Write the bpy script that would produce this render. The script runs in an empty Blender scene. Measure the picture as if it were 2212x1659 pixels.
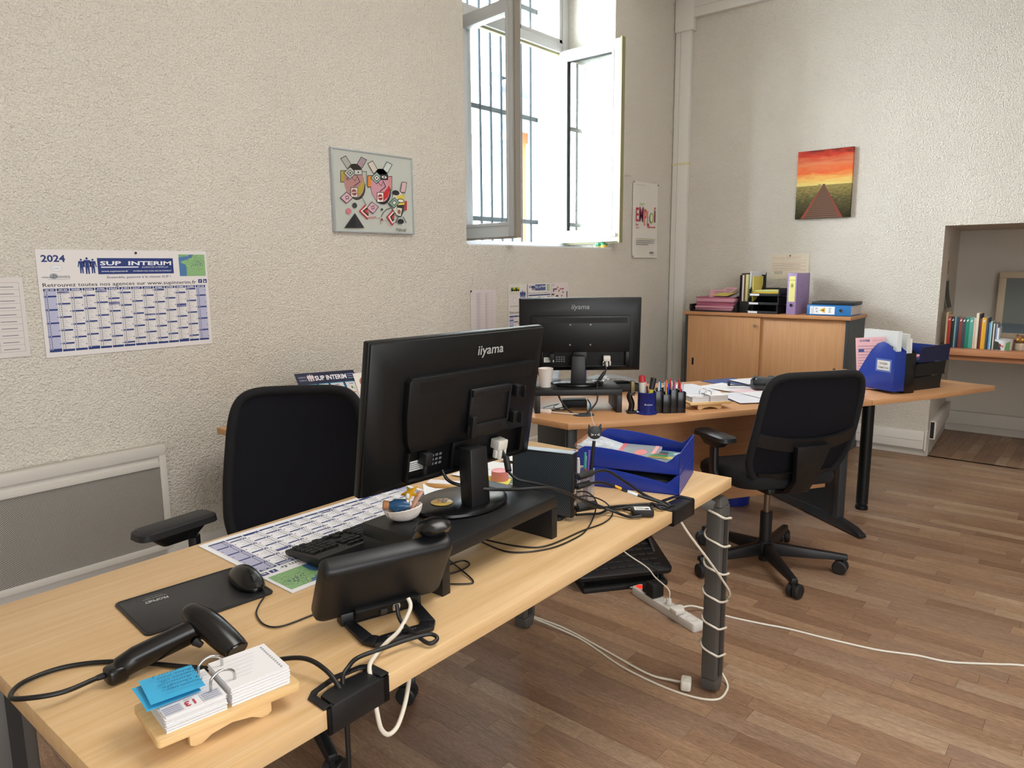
import bpy, bmesh, math, random
from mathutils import Matrix, Vector
R_ = math.radians
scn = bpy.context.scene
COL = scn.collection

# ------------------------------------------------------------------ camera
YAW, PITCH, ROLL, FPX, EYE = R_(40.392), R_(9.23), R_(-0.458), 1559.45, 1.43
_f = Vector((math.cos(YAW)*math.cos(PITCH), math.sin(YAW)*math.cos(PITCH), -math.sin(PITCH)))
_r = Vector((math.sin(YAW), -math.cos(YAW), 0)); _u = _r.cross(_f)
_r2 = math.cos(ROLL)*_r + math.sin(ROLL)*_u; _u2 = -math.sin(ROLL)*_r + math.cos(ROLL)*_u
cam = bpy.data.cameras.new('camera'); cam.sensor_fit = 'HORIZONTAL'; cam.sensor_width = 36
cam.lens = FPX/2212*36; cam.clip_start = .02; cam.clip_end = 200
camo = bpy.data.objects.new('camera', cam); COL.objects.link(camo)
camo.matrix_world = Matrix(((_r2.x, _u2.x, -_f.x, 0), (_r2.y, _u2.y, -_f.y, 0), (_r2.z, _u2.z, -_f.z, EYE), (0, 0, 0, 1)))
scn.camera = camo

# ------------------------------------------------------------------ world, lights, exposure
wd = bpy.data.worlds.new('sky'); scn.world = wd; wd.use_nodes = True
bg = wd.node_tree.nodes['Background']; bg.inputs[0].default_value = (.86, .93, 1, 1); bg.inputs[1].default_value = 2.2
def area(name, loc, target, sx, sy, power, col, spread=180):
    l = bpy.data.lights.new(name, 'AREA'); l.shape = 'RECTANGLE'; l.size = sx; l.size_y = sy; l.energy = power; l.color = col
    l.spread = R_(spread)
    o = bpy.data.objects.new(name, l); COL.objects.link(o); o.location = loc
    o.rotation_euler = (Vector(target)-Vector(loc)).to_track_quat('-Z', 'Y').to_euler(); return o
# added area lamp before the courtyard facade, stands in for daylight through the window
area('window_fill_light', (1.2, 8.5, 3.7), (4.4, 3.6, 2.5), 7.0, 5.4, 6200, (.84, .94, 1))
area('facade_fill_light', (7.5, 5.2, 8.5), (9.5, 9.4, 2.5), 6.0, 3.0, 14000, (.90, .96, 1))  # added lamp that brightens the facade in place of a sun
# added fill lamps, unseen: one behind the camera, one overhead
area('rear_fill_light', (-0.6, -2.45, 1.75), (1.6, 2.0, 1.2), 3.2, 2.4, 66, (1, .98, .95))
area('overhead_fill_light', (2.2, 0.2, 3.6), (2.2, 0.5, 0), 1.6, 1.6, 60, (1, .97, .92))
scn.view_settings.view_transform = 'Standard'; scn.view_settings.look = 'None'
scn.view_settings.exposure = 0.2; scn.view_settings.gamma = 1.0; scn.view_settings.use_curve_mapping = False
scn.cycles.use_denoising = True
scn.cycles.max_bounces = 8; scn.cycles.diffuse_bounces = 5; scn.cycles.sample_clamp_indirect = 6

# ------------------------------------------------------------------ materials
def lin(h):
    h = h.lstrip('#'); out = []
    for i in (0, 2, 4):
        c = int(h[i:i+2], 16)/255; out.append(c/12.92 if c <= .04045 else ((c+.055)/1.055)**2.4)
    return (*out, 1)
MATS = {}
class NT:
    def __init__(s, name):
        s.m = bpy.data.materials.new(name); s.m.use_nodes = True; s.t = s.m.node_tree; s.n = s.t.nodes
        s.b = s.n['Principled BSDF']; s.out = s.n['Material Output']
    def new(s, typ, **kw):
        x = s.n.new(typ)
        for k, v in kw.items(): setattr(x, k, v)
        return x
    def link(s, a, b): s.t.links.new(a, b)
    def math(s, op, a, b=None, c=None):
        x = s.new('ShaderNodeMath', operation=op)
        for i, v in enumerate((a, b, c)):
            if v is None: continue
            if isinstance(v, (int, float)): x.inputs[i].default_value = v
            else: s.link(v, x.inputs[i])
        return x.outputs[0]
    def mix(s, fac, a, b, typ='MIX'):
        x = s.new('ShaderNodeMix', data_type='RGBA', blend_type=typ)
        for i, v in ((0, fac), (6, a), (7, b)):
            if isinstance(v, (int, float, tuple)): x.inputs[i].default_value = v
            else: s.link(v, x.inputs[i])
        return x.outputs[2]
    def coords(s, scale=(1, 1, 1), rot=(0, 0, 0), kind='Object'):
        tc = s.new('ShaderNodeTexCoord'); mp = s.new('ShaderNodeMapping')
        mp.inputs['Scale'].default_value = scale; mp.inputs['Rotation'].default_value = rot
        s.link(tc.outputs[kind], mp.inputs['Vector']); return mp.outputs[0]
    def noise(s, vec, scale, detail=4, rough=.55, dist=0):
        x = s.new('ShaderNodeTexNoise'); x.inputs['Scale'].default_value = scale; x.inputs['Detail'].default_value = detail
        x.inputs['Roughness'].default_value = rough; x.inputs['Distortion'].default_value = dist
        s.link(vec, x.inputs['Vector']); return x.outputs[0]
    def ramp(s, fac, stops):
        x = s.new('ShaderNodeValToRGB'); e = x.color_ramp.elements
        while len(e) < len(stops): e.new(.5)
        for k, (p, c) in zip(e, stops): k.position = p; k.color = c
        s.link(fac, x.inputs[0]); return x.outputs[0]
    def bump(s, h, strength, dist):
        x = s.new('ShaderNodeBump'); x.inputs['Strength'].default_value = strength; x.inputs['Distance'].default_value = dist
        s.link(h, x.inputs['Height']); s.link(x.outputs[0], s.b.inputs['Normal'])
    def set(s, rough=.5, metal=0, spec=.5, col=None):
        s.b.inputs['Roughness'].default_value = rough; s.b.inputs['Metallic'].default_value = metal
        s.b.inputs['Specular IOR Level'].default_value = spec
        if col is not None:
            if isinstance(col, tuple): s.b.inputs['Base Color'].default_value = col
            else: s.link(col, s.b.inputs['Base Color'])
        return s.m
    def dots(s, vec, ax, ay, px, py, r):
        sp = s.new('ShaderNodeSeparateXYZ'); s.link(vec, sp.inputs[0]); res = None
        for off in (0, .5):
            d = []
            for a, p in ((ax, px), (ay, py)):
                q = s.math('FRACT', s.math('ADD', s.math('DIVIDE', sp.outputs[a], p), off+100))
                d.append(s.math('MULTIPLY', s.math('SUBTRACT', q, .5), p))
            dd = s.math('SQRT', s.math('ADD', s.math('MULTIPLY', d[0], d[0]), s.math('MULTIPLY', d[1], d[1])))
            mk = s.math('LESS_THAN', dd, r); res = mk if res is None else s.math('MAXIMUM', res, mk)
        return res
def M(col, rough=.5, metal=0, spec=.5, noise=0, nscale=30, bump=0, bscale=200, trans=0, coat=0, emit=0):
    """plain procedural material, cached by its look"""
    key = (col, rough, metal, spec, noise, nscale, bump, bscale, trans, coat, emit)
    if key in MATS: return MATS[key]
    t = NT('finish_%s_%d' % (col.strip('#'), len(MATS))); c = lin(col); v = None
    if noise or bump: v = t.coords()
    if noise:
        k = t.noise(v, nscale)
        c2 = tuple(min(1, x*(1+noise)) for x in c[:3])+(1,); c1 = tuple(x*(1-noise) for x in c[:3])+(1,)
        t.set(rough, metal, spec, t.ramp(k, [(.3, c1), (.7, c2)]))
    else: t.set(rough, metal, spec, c)
    if bump: t.bump(t.noise(v, bscale, 3), .5, bump)
    if trans:
        t.b.inputs['Transmission Weight'].default_value = trans; t.b.inputs['IOR'].default_value = 1.35
    if coat: t.b.inputs['Coat Weight'].default_value = coat; t.b.inputs['Coat Roughness'].default_value = .15
    if emit: t.b.inputs['Emission Color'].default_value = c; t.b.inputs['Emission Strength'].default_value = emit
    MATS[key] = t.m; return t.m
def stucco(name, col, scale=125, dist=.0115, strength=1.0):
    t = NT(name); v = t.coords()
    a = t.noise(v, scale, 1.5, .45, .5); b = t.noise(v, scale*.45, 2, .5, .5)
    w = t.noise(v, 1.3, 3)
    h = t.math('ADD', t.math('MULTIPLY', a, .8), t.math('MULTIPLY', b, .5))
    c = lin(col); c1 = tuple(x*.95 for x in c[:3])+(1,)
    t.set(.85, 0, .25, t.ramp(w, [(.35, c1), (.65, c)])); t.bump(h, strength, dist); return t.m
def wood(name, c0, c1, axis, rough=.38, fine=1.0, coat=0, turn=0):
    sc = {'x': (1.1, 26, 26), 'y': (26, 1.1, 26), 'z': (26, 26, 1.1)}[axis]
    t = NT(name); v = t.coords((1, 1, 1), (0, 0, turn)); mp = t.new('ShaderNodeMapping'); mp.inputs['Scale'].default_value = sc; t.link(v, mp.inputs['Vector']); v = mp.outputs[0]
    a = t.noise(v, 1.6*fine, 5, .6, .3); b = t.noise(v, 9*fine, 3, .6)
    g = t.math('ADD', t.math('MULTIPLY', a, .7), t.math('MULTIPLY', b, .3))
    t.set(rough, 0, .45, t.ramp(g, [(.34, lin(c1)), (.62, lin(c0))]))
    t.bump(b, .12, .0006)
    if coat: t.b.inputs['Coat Weight'].default_value = coat; t.b.inputs['Coat Roughness'].default_value = .2
    return t.m
def planks(name, axis, island):
    t = NT(name); sc = (14, 1.0, 14) if axis == 'y' else (1.0, 14, 14)
    v = t.coords(sc)
    if island:
        g = t.new('ShaderNodeNewGeometry'); rnd = g.outputs['Random Per Island']
    else:
        oi = t.new('ShaderNodeObjectInfo'); rnd = oi.outputs['Random']
    wn = t.new('ShaderNodeTexWhiteNoise', noise_dimensions='1D'); t.link(rnd, wn.inputs['W'])
    off = t.new('ShaderNodeVectorMath', operation='ADD'); t.link(v, off.inputs[0])
    cm = t.new('ShaderNodeVectorMath', operation='SCALE'); t.link(wn.outputs['Color'], cm.inputs[0]); cm.inputs['Scale'].default_value = 37
    t.link(cm.outputs[0], off.inputs[1])
    a = t.noise(off.outputs[0], 2.2, 6, .65, .8); b = t.noise(off.outputs[0], 14, 4, .7, .3)
    base = t.ramp(rnd, [(0, lin('#8b6e58')), (.3, lin('#997b63')), (.55, lin('#a6896e')), (.8, lin('#957a67')), (1, lin('#b39a80'))])
    g1 = t.ramp(a, [(.3, (.80, .77, .74, 1)), (.7, (1.12, 1.11, 1.10, 1))]); b3 = t.noise(off.outputs[0], 42, 2, .7); g3 = t.ramp(b3, [(.35, (.68, .67, .66, 1)), (.66, (1.24, 1.24, 1.24, 1))])
    g2 = t.ramp(b, [(.3, (.78, .76, .74, 1)), (.72, (1.12, 1.12, 1.12, 1))])
    c = t.mix(1.0, t.mix(1.0, t.mix(1.0, base, g1, 'MULTIPLY'), g2, 'MULTIPLY'), g3, 'MULTIPLY')
    t.set(.42, 0, .4, c); t.bump(b, .12, .0006); return t.m
STUCCO = stucco('textured_plaster', '#dcd6cb')
STUCCO_S = stucco('smoother_plaster', '#d8d3c9', 120, .0025, .5)
CEIL = M('#e6e2da', .9)
WOODA = wood('pale_beech_laminate', '#dcbb8e', '#cda673', 'x', .36)
WOODB = wood('warm_beech_laminate', '#c6966b', '#bb8a5f', 'x', .36, 1.6, 0, R_(31))
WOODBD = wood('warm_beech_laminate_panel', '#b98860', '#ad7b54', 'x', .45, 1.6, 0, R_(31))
WOODBV = wood('warm_beech_laminate_vertical', '#cb9b6f', '#bf8d61', 'z', .42, 1.6)
PINE = wood('pine_block', '#e6c592', '#d3ab70', 'x', .5, 1.6)
SHELFW = wood('shelf_laminate', '#b07a55', '#965f3e', 'y', .45)
BLACKP = M('#0f1013', .44, spec=.5, bump=.0002, bscale=900)
BLACKM = M('#0b0c0e', .6)
BLACKG = M('#0b0b0d', .26)
CHARCOAL = M('#3a3d40', .5)
GREYM = M('#62615e', .45, .5)
DARKSIDE = M('#4b5154', .55)
WHITE = M('#e9e9e6', .45)
PAPER = M('#eceaf0', .7)
CABLEW = M('#d8d0c0', .5)
CABLEB = M('#0e0f10', .45)
CHROME = M('#c9c9c9', .18, 1)
def fabric(name, col, p=.004):
    t = NT(name); v = t.coords((1, 1, 1), (0, 0, R_(45)))
    d = t.dots(v, 0, 2, p, p, p*.28)
    c = lin(col); t.set(.85, 0, .2, t.mix(d, c, tuple(x*2.6 for x in c[:3])+(1,))); return t.m
MESHF = fabric('black_mesh_fabric', '#0b0b10')
SEATF = M('#0d0d11', .9, bump=.0004, bscale=600)
# ------------------------------------------------------------------ mesh helpers
class MB:
    def __init__(s): s.v = []; s.f = []; s.m = []; s.T = Matrix()
    def add(s, vs, fs, mi=0, T=None):
        A = s.T @ T if T is not None else s.T; o = len(s.v)
        s.v += [A @ Vector(p) for p in vs]; s.f += [[i+o for i in f] for f in fs]; s.m += [mi]*len(fs); return s
    def box(s, x0, x1, y0, y1, z0, z1, mi=0, T=None):
        return s.add([(x0, y0, z0), (x1, y0, z0), (x1, y1, z0), (x0, y1, z0), (x0, y0, z1), (x1, y0, z1), (x1, y1, z1), (x0, y1, z1)],
                     [(3, 2, 1, 0), (4, 5, 6, 7), (0, 1, 5, 4), (1, 2, 6, 5), (2, 3, 7, 6), (3, 0, 4, 7)], mi, T)
    def prism(s, poly, z0, z1, mi=0, T=None, top=None):
        n = len(poly); tp = top or poly
        vs = [(x, y, z0) for x, y in poly]+[(x, y, z1) for x, y in tp]
        fs = [list(range(n))[::-1], list(range(n, 2*n))]+[(i, (i+1) % n, n+(i+1) % n, n+i) for i in range(n)]
        return s.add(vs, fs, mi, T)
    def lathe(s, prof, n=24, mi=0, T=None, sx=1, sy=1):
        vs = []; fs = []; k = len(prof)
        for j in range(n):
            a = 2*math.pi*j/n
            vs += [(r*math.cos(a)*sx, r*math.sin(a)*sy, z) for r, z in prof]
        for j in range(n):
            for i in range(k-1):
                a, b = j*k+i, ((j+1) % n)*k+i
                fs.append((a, b, b+1, a+1))
        fs.append([j*k for j in range(n)][::-1]); fs.append([j*k+k-1 for j in range(n)])
        return s.add(vs, fs, mi, T)
    def cyl(s, p, q, r, n=12, mi=0, r2=None):
        p, q = Vector(p), Vector(q); d = q-p; L = d.length
        T = Matrix.Translation(p) @ d.to_track_quat('Z', 'Y').to_matrix().to_4x4()
        return s.lathe([(r, 0), (r if r2 is None else r2, L)], n, mi, T)
    def tube(s, pts, r, n=8, mi=0, sub=6, close=False, rs=None):
        P = curve(pts, sub, close); N = len(P); fs = []; vs = []
        prev = None
        for i in range(N):
            t = (P[(i+1) % N]-P[i-1]) if close else (P[min(i+1, N-1)]-P[max(i-1, 0)])
            t = t.normalized() if t.length > 1e-9 else Vector((0, 0, 1))
            if prev is None:
                a = t.orthogonal().normalized()
            else:
                a = prev-t*prev.dot(t); a = a.normalized() if a.length > 1e-6 else t.orthogonal().normalized()
            prev = a; b = t.cross(a)
            rr = r if rs is None else rs[0]+(rs[1]-rs[0])*i/(N-1)
            vs += [P[i]+(a*math.cos(2*math.pi*k/n)+b*math.sin(2*math.pi*k/n))*rr for k in range(n)]
        for i in range(N if close else N-1):
            j = (i+1) % N
            fs += [(i*n+k, i*n+(k+1) % n, j*n+(k+1) % n, j*n+k) for k in range(n)]
        if not close: fs += [list(range(n))[::-1], [(N-1)*n+k for k in range(n)]]
        return s.add(vs, fs, mi)
    def loft(s, rings, mi=0, cap=True, T=None):
        n = len(rings[0]); vs = [p for r in rings for p in r]; fs = []
        for i in range(len(rings)-1):
            fs += [(i*n+k, i*n+(k+1) % n, (i+1)*n+(k+1) % n, (i+1)*n+k) for k in range(n)]
        if cap: fs += [list(range(n))[::-1], [(len(rings)-1)*n+k for k in range(n)]]
        return s.add(vs, fs, mi, T)
    def ball(s, c, rx, ry=None, rz=None, n=12, mi=0):
        ry = ry or rx; rz = rz or rx
        pr = [(max(1e-4, math.sin(math.pi*i/(n//2+2))), -math.cos(math.pi*i/(n//2+2))) for i in range(n//2+3)]
        return s.lathe(pr, n, mi, Matrix.Translation(c) @ Matrix.Diagonal((rx, ry, rz, 1)))
    def sheet(s, grid, th=0.0006, mi=0):
        """thin solid sheet over a grid of points [row][col]"""
        R, Cn = len(grid), len(grid[0]); vs = []
        for sgn in (0, 1):
            for i in range(R):
                for j in range(Cn):
                    a = Vector(grid[min(i+1, R-1)][j])-Vector(grid[max(i-1, 0)][j]); b = Vector(grid[i][min(j+1, Cn-1)])-Vector(grid[i][max(j-1, 0)])
                    nn = b.cross(a); nn = nn.normalized() if nn.length else Vector((0, 0, 1))
                    vs.append(Vector(grid[i][j])-nn*th*sgn)
        fs = []; K = R*Cn
        for i in range(R-1):
            for j in range(Cn-1):
                q = (i*Cn+j, i*Cn+j+1, (i+1)*Cn+j+1, (i+1)*Cn+j); fs.append(q[::-1]); fs.append(tuple(x+K for x in q))
        edge = [(0, j) for j in range(Cn)]+[(i, Cn-1) for i in range(1, R)]+[(R-1, j) for j in range(Cn-2, -1, -1)]+[(i, 0) for i in range(R-2, 0, -1)]
        idx = [i*Cn+j for i, j in edge]
        for a, b in zip(idx, idx[1:]+idx[:1]): fs.append((a, b, b+K, a+K))
        return s.add(vs, fs, mi)
    def build(s, name, mats, parent=None, smooth=0, bevel=0, seg=2, kind=None):
        me = bpy.data.meshes.new(name); me.from_pydata([tuple(v) for v in s.v], [], s.f)
        ms = mats if isinstance(mats, (list, tuple)) else [mats]
        for m in ms: me.materials.append(m)
        me.polygons.foreach_set('material_index', s.m)
        bm = bmesh.new(); bm.from_mesh(me)
        bmesh.ops.recalc_face_normals(bm, faces=bm.faces)
        if bevel:
            es = [e for e in bm.edges if len(e.link_faces) == 2 and e.calc_face_angle(0) > R_(28)]
            bmesh.ops.bevel(bm, geom=es, offset=bevel, segments=seg, affect='EDGES', profile=.5, clamp_overlap=True)
        bm.to_mesh(me); bm.free()
        if smooth or bevel:
            me.shade_smooth(); me.set_sharp_from_angle(angle=R_(smooth or 32))
        o = bpy.data.objects.new(name, me); COL.objects.link(o)
        if parent: o.parent = parent
        if kind: o['kind'] = kind
        return o
def curve(pts, sub=6, close=False):
    P = [Vector(p) for p in pts]
    if len(P) < 3 or sub < 2: return P
    out = []; N = len(P)
    for i in range(N if close else N-1):
        p0 = P[i-1] if (i > 0 or close) else P[0]; p1 = P[i]; p2 = P[(i+1) % N]
        p3 = P[(i+2) % N] if (i+2 < N or close) else P[-1]
        for k in range(sub):
            t = k/sub
            out.append(.5*((2*p1)+(p2-p0)*t+(2*p0-5*p1+4*p2-p3)*t*t+(3*p1-p0-3*p2+p3)*t**3))
    if not close: out.append(P[-1])
    return out
def rrect(w, h, r, n=4, cx=0, cy=0):
    pts = []
    for sx, sy, a0 in ((1, 1, 0), (-1, 1, 90), (-1, -1, 180), (1, -1, 270)):
        for k in range(n+1):
            a = R_(a0+90*k/n); pts.append((cx+sx*(w/2-r)+r*math.cos(a), cy+sy*(h/2-r)+r*math.sin(a)))
    return pts
def tag(o, label, cat, group=None, kind=None):
    if label: o['label'] = label
    if cat: o['category'] = cat
    if group: o['group'] = group
    if kind: o['kind'] = kind
    return o
def thing(name, label, cat, loc=(0, 0, 0), rz=0, group=None):
    o = bpy.data.objects.new(name, None); o.empty_display_size = .05; COL.objects.link(o)
    o.location = loc; o.rotation_euler = (0, 0, rz); return tag(o, label, cat, group)
def struct(o): o['kind'] = 'structure'; return o
def place(o, loc, rz=0): o.location = loc; o.rotation_euler = (0, 0, rz); return o
def T3(loc, rz=0, rx=0, ry=0):
    return Matrix.Translation(loc) @ Matrix.Rotation(rz, 4, 'Z') @ Matrix.Rotation(ry, 4, 'Y') @ Matrix.Rotation(rx, 4, 'X')
def frame(o, U, V):
    """matrix whose x axis is U, y axis is V, at point o"""
    U = Vector(U).normalized(); V = Vector(V).normalized(); N = U.cross(V)
    return Matrix(((U.x, V.x, N.x, o[0]), (U.y, V.y, N.y, o[1]), (U.z, V.z, N.z, o[2]), (0, 0, 0, 1)))
# ------------------------------------------------------------------ flat print
_TX = {}
def text_geo(s, bold):
    if (s, bold) in _TX: return _TX[(s, bold)]
    cu = bpy.data.curves.new('t', 'FONT'); cu.body = s; cu.size = 1; cu.offset = bold; cu.resolution_u = 2
    ob = bpy.data.objects.new('t', cu); me = ob.to_mesh()
    vs = [tuple(v.co) for v in me.vertices]; fs = [tuple(p.vertices) for p in me.polygons]
    ob.to_mesh_clear(); bpy.data.objects.remove(ob); bpy.data.curves.remove(cu)
    _TX[(s, bold)] = (vs, fs); return vs, fs
class Print:
    """lettering and flat shapes on a sheet: u to the right, v upwards, metres"""
    def __init__(s, step=.00012): s.d = {}; s.L = 1; s.step = step
    def _add(s, c, vs, fs):
        V, F = s.d.setdefault(c, ([], [])); o = len(V)
        V += [(x, y, s.L*s.step) for x, y in vs]; F += [tuple(i+o for i in f) for f in fs]
    def rect(s, u0, v0, u1, v1, c): s._add(c, [(u0, v0), (u1, v0), (u1, v1), (u0, v1)], [(0, 1, 2, 3)]); return s
    def poly(s, pts, c): s._add(c, pts, [tuple(range(len(pts)))]); return s
    def disc(s, u, v, r, c, n=18, ry=None):
        ry = ry or r; return s.poly([(u+r*math.cos(2*math.pi*i/n), v+ry*math.sin(2*math.pi*i/n)) for i in range(n)], c)
    def line(s, pts, w, c, close=False):
        P = [Vector((x, y)) for x, y in pts]
        if close: P.append(P[0])
        for a, b in zip(P, P[1:]):
            d = b-a
            if d.length < 1e-9: continue
            d.normalize(); n = Vector((-d.y, d.x))*w/2; e = d*w*.4
            s._add(c, [tuple(a-e-n), tuple(b+e-n), tuple(b+e+n), tuple(a-e+n)], [(0, 1, 2, 3)])
        return s
    def text(s, t, u, v, h, c, al='L', w=None, bold=0, shear=0, flip=False):
        vs, fs = text_geo(t, bold)
        if not vs: return s
        x0 = min(p[0] for p in vs); x1 = max(p[0] for p in vs)
        k = h/.72; kx = k if w is None else w/(x1-x0)
        W = (x1-x0)*kx; du = u-{'L': 0, 'C': W/2, 'R': W}[al]
        s._add(c, [(du+(p[0]-x0)*kx+shear*p[1]*k, v+p[1]*k) for p in vs], fs); return s
    def build(s, name, T, parent=None, rough=.6):
        mb = MB(); mats = []
        for i, (c, (V, F)) in enumerate(s.d.items()):
            mats.append(c if not isinstance(c, str) else M(c, rough)); mb.add(V, F, i, T)
        me = bpy.data.meshes.new(name); me.from_pydata([tuple(v) for v in mb.v], [], mb.f)
        for m in mats: me.materials.append(m)
        me.polygons.foreach_set('material_index', mb.m)
        o = bpy.data.objects.new(name, me); COL.objects.link(o)
        if parent: o.parent = parent
        return o
def people(p, u, v, h, c, gap=None):
    """three walking men, the middle one larger"""
    for dx, k in ((-.34, .92), (.34, .92), (0, 1.05)):
        x = u+dx*h; H = h*k; b = v+(0 if k < 1 else -.04*h)
        p.disc(x, b+H*.93, H*.07, c, 10)
        p.poly([(x-.17*H, b+.84*H), (x+.17*H, b+.84*H), (x+.24*H, b+.42*H), (x+.19*H, b+.41*H), (x+.11*H, b+.7*H), (x+.11*H, b), (x+.03*H, b), (x, b+.4*H),
                (x-.03*H, b), (x-.11*H, b), (x-.11*H, b+.7*H), (x-.19*H, b+.41*H), (x-.24*H, b+.42*H)], c)
        if k < 1: continue
# ------------------------------------------------------------------ room shell
WY, RX, CZ = 3.207, 6.03, 3.72
mb = MB()
mb.prism([(-2.2, WY), (3.34, WY), (3.70, 3.68), (3.70, 4.1), (-2.2, 4.1)], 0, CZ)
mb.prism([(5.03, WY), (6.25, WY), (6.25, 4.1), (5.06, 4.1), (5.06, 3.7), (5.03, 3.68)], 0, CZ)
mb.prism([(3.34, WY), (5.03, WY), (5.03, 3.68), (5.06, 4.1), (3.70, 4.1), (3.70, 3.68)], 0, 1.566)
mb.prism([(3.34, WY), (5.03, WY), (5.03, 3.68), (5.06, 4.1), (3.70, 4.1), (3.70, 3.68)], 3.62, CZ)
wall_back = struct(mb.build('wall_back', STUCCO))
mb = MB(); mb.box(RX, 6.25, 1.05, WY, 0, CZ); mb.prism([(RX, -2.6), (7.4, -2.6), (7.4, 1.5), (6.25, 1.5), (RX, 1.05)], 1.695, CZ)
mb.prism([(RX, 1.05), (7.16, 1.13), (7.16, 1.5), (6.25, 1.5)], 0, 1.695)
wall_right = struct(mb.build('wall_right', STUCCO))
struct(MB().box(7.155, 7.4, -2.6, 1.5, 0, 1.8).build('wall_niche', STUCCO_S))
struct(MB().box(-2.4, -2.2, -2.8, 4.1, 0, CZ).build('wall_left', STUCCO))
mb = MB(); mb.box(-2.2, -2.1, -2.8, -2.6, 0, CZ); mb.box(1.2, 7.4, -2.8, -2.6, 0, CZ); mb.box(-2.1, 1.2, -2.8, -2.6, 0, .45); mb.box(-2.1, 1.2, -2.8, -2.6, 3.0, CZ)
struct(mb.build('wall_front', STUCCO_S))
struct(MB().box(-2.4, 7.4, -2.8, 4.1, CZ, CZ+.1).build('ceiling', CEIL))
# floor: recessed bed with strip planks
floor = struct(MB().box(-2.2, 7.3, -2.7, 3.25, -.06, -.004).build('floor', M('#4a382c', .8)))
rnd = random.Random(7)
PW = .07; LEN = (.33, .45, .57, .70); PL = planks('strip_floor', 'y', False); PLS = planks('strip_floor_far', 'y', True)
pm = {}
def plank_mesh(L):
    if L not in pm:
        o = MB().box(-PW/2+.0004, PW/2-.0004, -L/2+.0004, L/2-.0004, -.004, 0).build('plank', PL); pm[L] = o.data; bpy.data.objects.remove(o)
    return pm[L]
allp = []
def cols(x0, x1, y0, y1, along):
    n = int((x1-x0)/PW)
    for i in range(n+1):
        c = x0+PW*(i+.5)
        if c > x1: break
        t = y0-rnd.random()*.6
        while t < y1:
            L = rnd.choice(LEN); a, b = max(t, y0), min(t+L, y1)
            if b-a > .02:
                full = abs((b-a)-L) < 1e-6
                allp.append((c, (a+b)/2, L if full else round(b-a, 4), along, full))
            t += L
cols(-2.2, RX, -2.6, WY, 'y')
for (c, m, L, al, fu) in [p for p in allp]: pass
np0 = len(allp)
cols(-2.6, 1.10, RX, 7.155, 'x')
def cam_px(p):
    d = Vector(p)-Vector((0, 0, EYE)); z = d.dot(_f)
    return (None if z < .2 else (1106+FPX*d.dot(_r2)/z, 829.5-FPX*d.dot(_u2)/z, z))
def sees(x, y):
    q = cam_px((x, y, 0))
    if not q or not (-30 < q[0] < 2240 and 830 < q[1] < 1700): return 0
    t = (EYE-.74)/EYE; hx, hy = x*t, y*t              # where the line of sight crosses the desk-top plane
    if .31 < hx < 2.2 and .93 < hy < 1.74: return 0
    if hx > 2.55 and .95+(3.96-hx)*.62 < hy < 2.4 and hx < 4.0: return 0
    if y > 2.35 and x > 2: return 0
    return q[2]
cand = []
for k, (c, m, L, al, fu) in enumerate(allp):
    x, y = (c, m) if k < np0 else (m, c)
    z = sees(x, y)
    if z: cand.append((L*PW/z**2.4, k))
cand.sort(reverse=True); near = {k for _, k in cand[:300]}
rest = MB()
for k, (c, m, L, al, fu) in enumerate(allp):
    x, y = (c, m) if k < np0 else (m, c); rz = 0 if k < np0 else math.pi/2
    if k in near:
        o = bpy.data.objects.new('plank', plank_mesh(L)); COL.objects.link(o); o.parent = floor; o.location = (x, y, 0); o.rotation_euler = (0, 0, rz)
    else:
        rest.box(-PW/2+.0004, PW/2-.0004, -L/2+.0004, L/2-.0004, -.004, 0, 0, T3((x, y, 0), rz))
rest.build('strip_planks', PLS, floor, kind='stuff')
# skirting and cable trunking
TR = M('#dedbd4', .5); TRD = M('#c9c5bd', .55)
mb = MB(); mb.box(-2.2, 5.6, WY-.035, WY, .055, .21); mb.box(-2.2, 5.6, WY-.012, WY, 0, .055)
struct(mb.build('baseboard_back', TR, bevel=.003))
bb = struct(MB().box(RX-.012, RX, 1.05, WY, 0, .055).build('baseboard_right', TRD))
MB().box(RX-.045, RX, 1.062, 3.0, .055, .19).build('trunking', TR, bb, bevel=.003)
MB().box(RX-.046, RX-.044, 1.07, 2.9, .118, .1205).build('trunking_seam', M('#a7a39b', .6), bb)
mb = MB(); mb.add([(RX-.05, 1.045, .045), (RX-.01, 1.04, .05), (RX-.02, 1.04, .2), (RX-.05, 1.045, .19), (RX-.05, 1.058, .045), (RX-.01, 1.058, .05), (RX-.02, 1.058, .2), (RX-.05, 1.058, .19)],
   [(0, 1, 2, 3), (4, 5, 6, 7), (0, 1, 5, 4), (1, 2, 6, 5), (2, 3, 7, 6), (3, 0, 4, 7)])
mb.build('loose_corner_cover', TR, bb)
nb = struct(MB().box(7.14, 7.155, -2.6, 1.13, 0, .065).build('baseboard_niche', TRD))
MB().box(7.115, 7.155, -2.6, 1.12, .065, .175).build('trunking', TR, nb, bevel=.003)
sd = math.atan2(.08, 1.13)
tb = MB(); tb.T = T3((RX, 1.05, 0), sd); tb.box(.08, 1.1, -.04, 0, .12, .25); 
tb.build('trunking', TR, nb, bevel=.002)
tb = MB(); tb.T = T3((RX, 1.05, 0), sd); tb.box(.0, 1.12, -.012, 0, 0, .12); tb.build('plinth', TRD, nb)
tb = MB(); tb.T = T3((RX, 1.05, 0), sd); tb.box(.076, .081, -.045, -.034, .115, .255); tb.box(.076, .081, -.008, 0, .115, .255); tb.box(.076, .081, -.045, 0, .247, .255); tb.box(.076, .081, -.045, 0, .115, .122)
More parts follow.
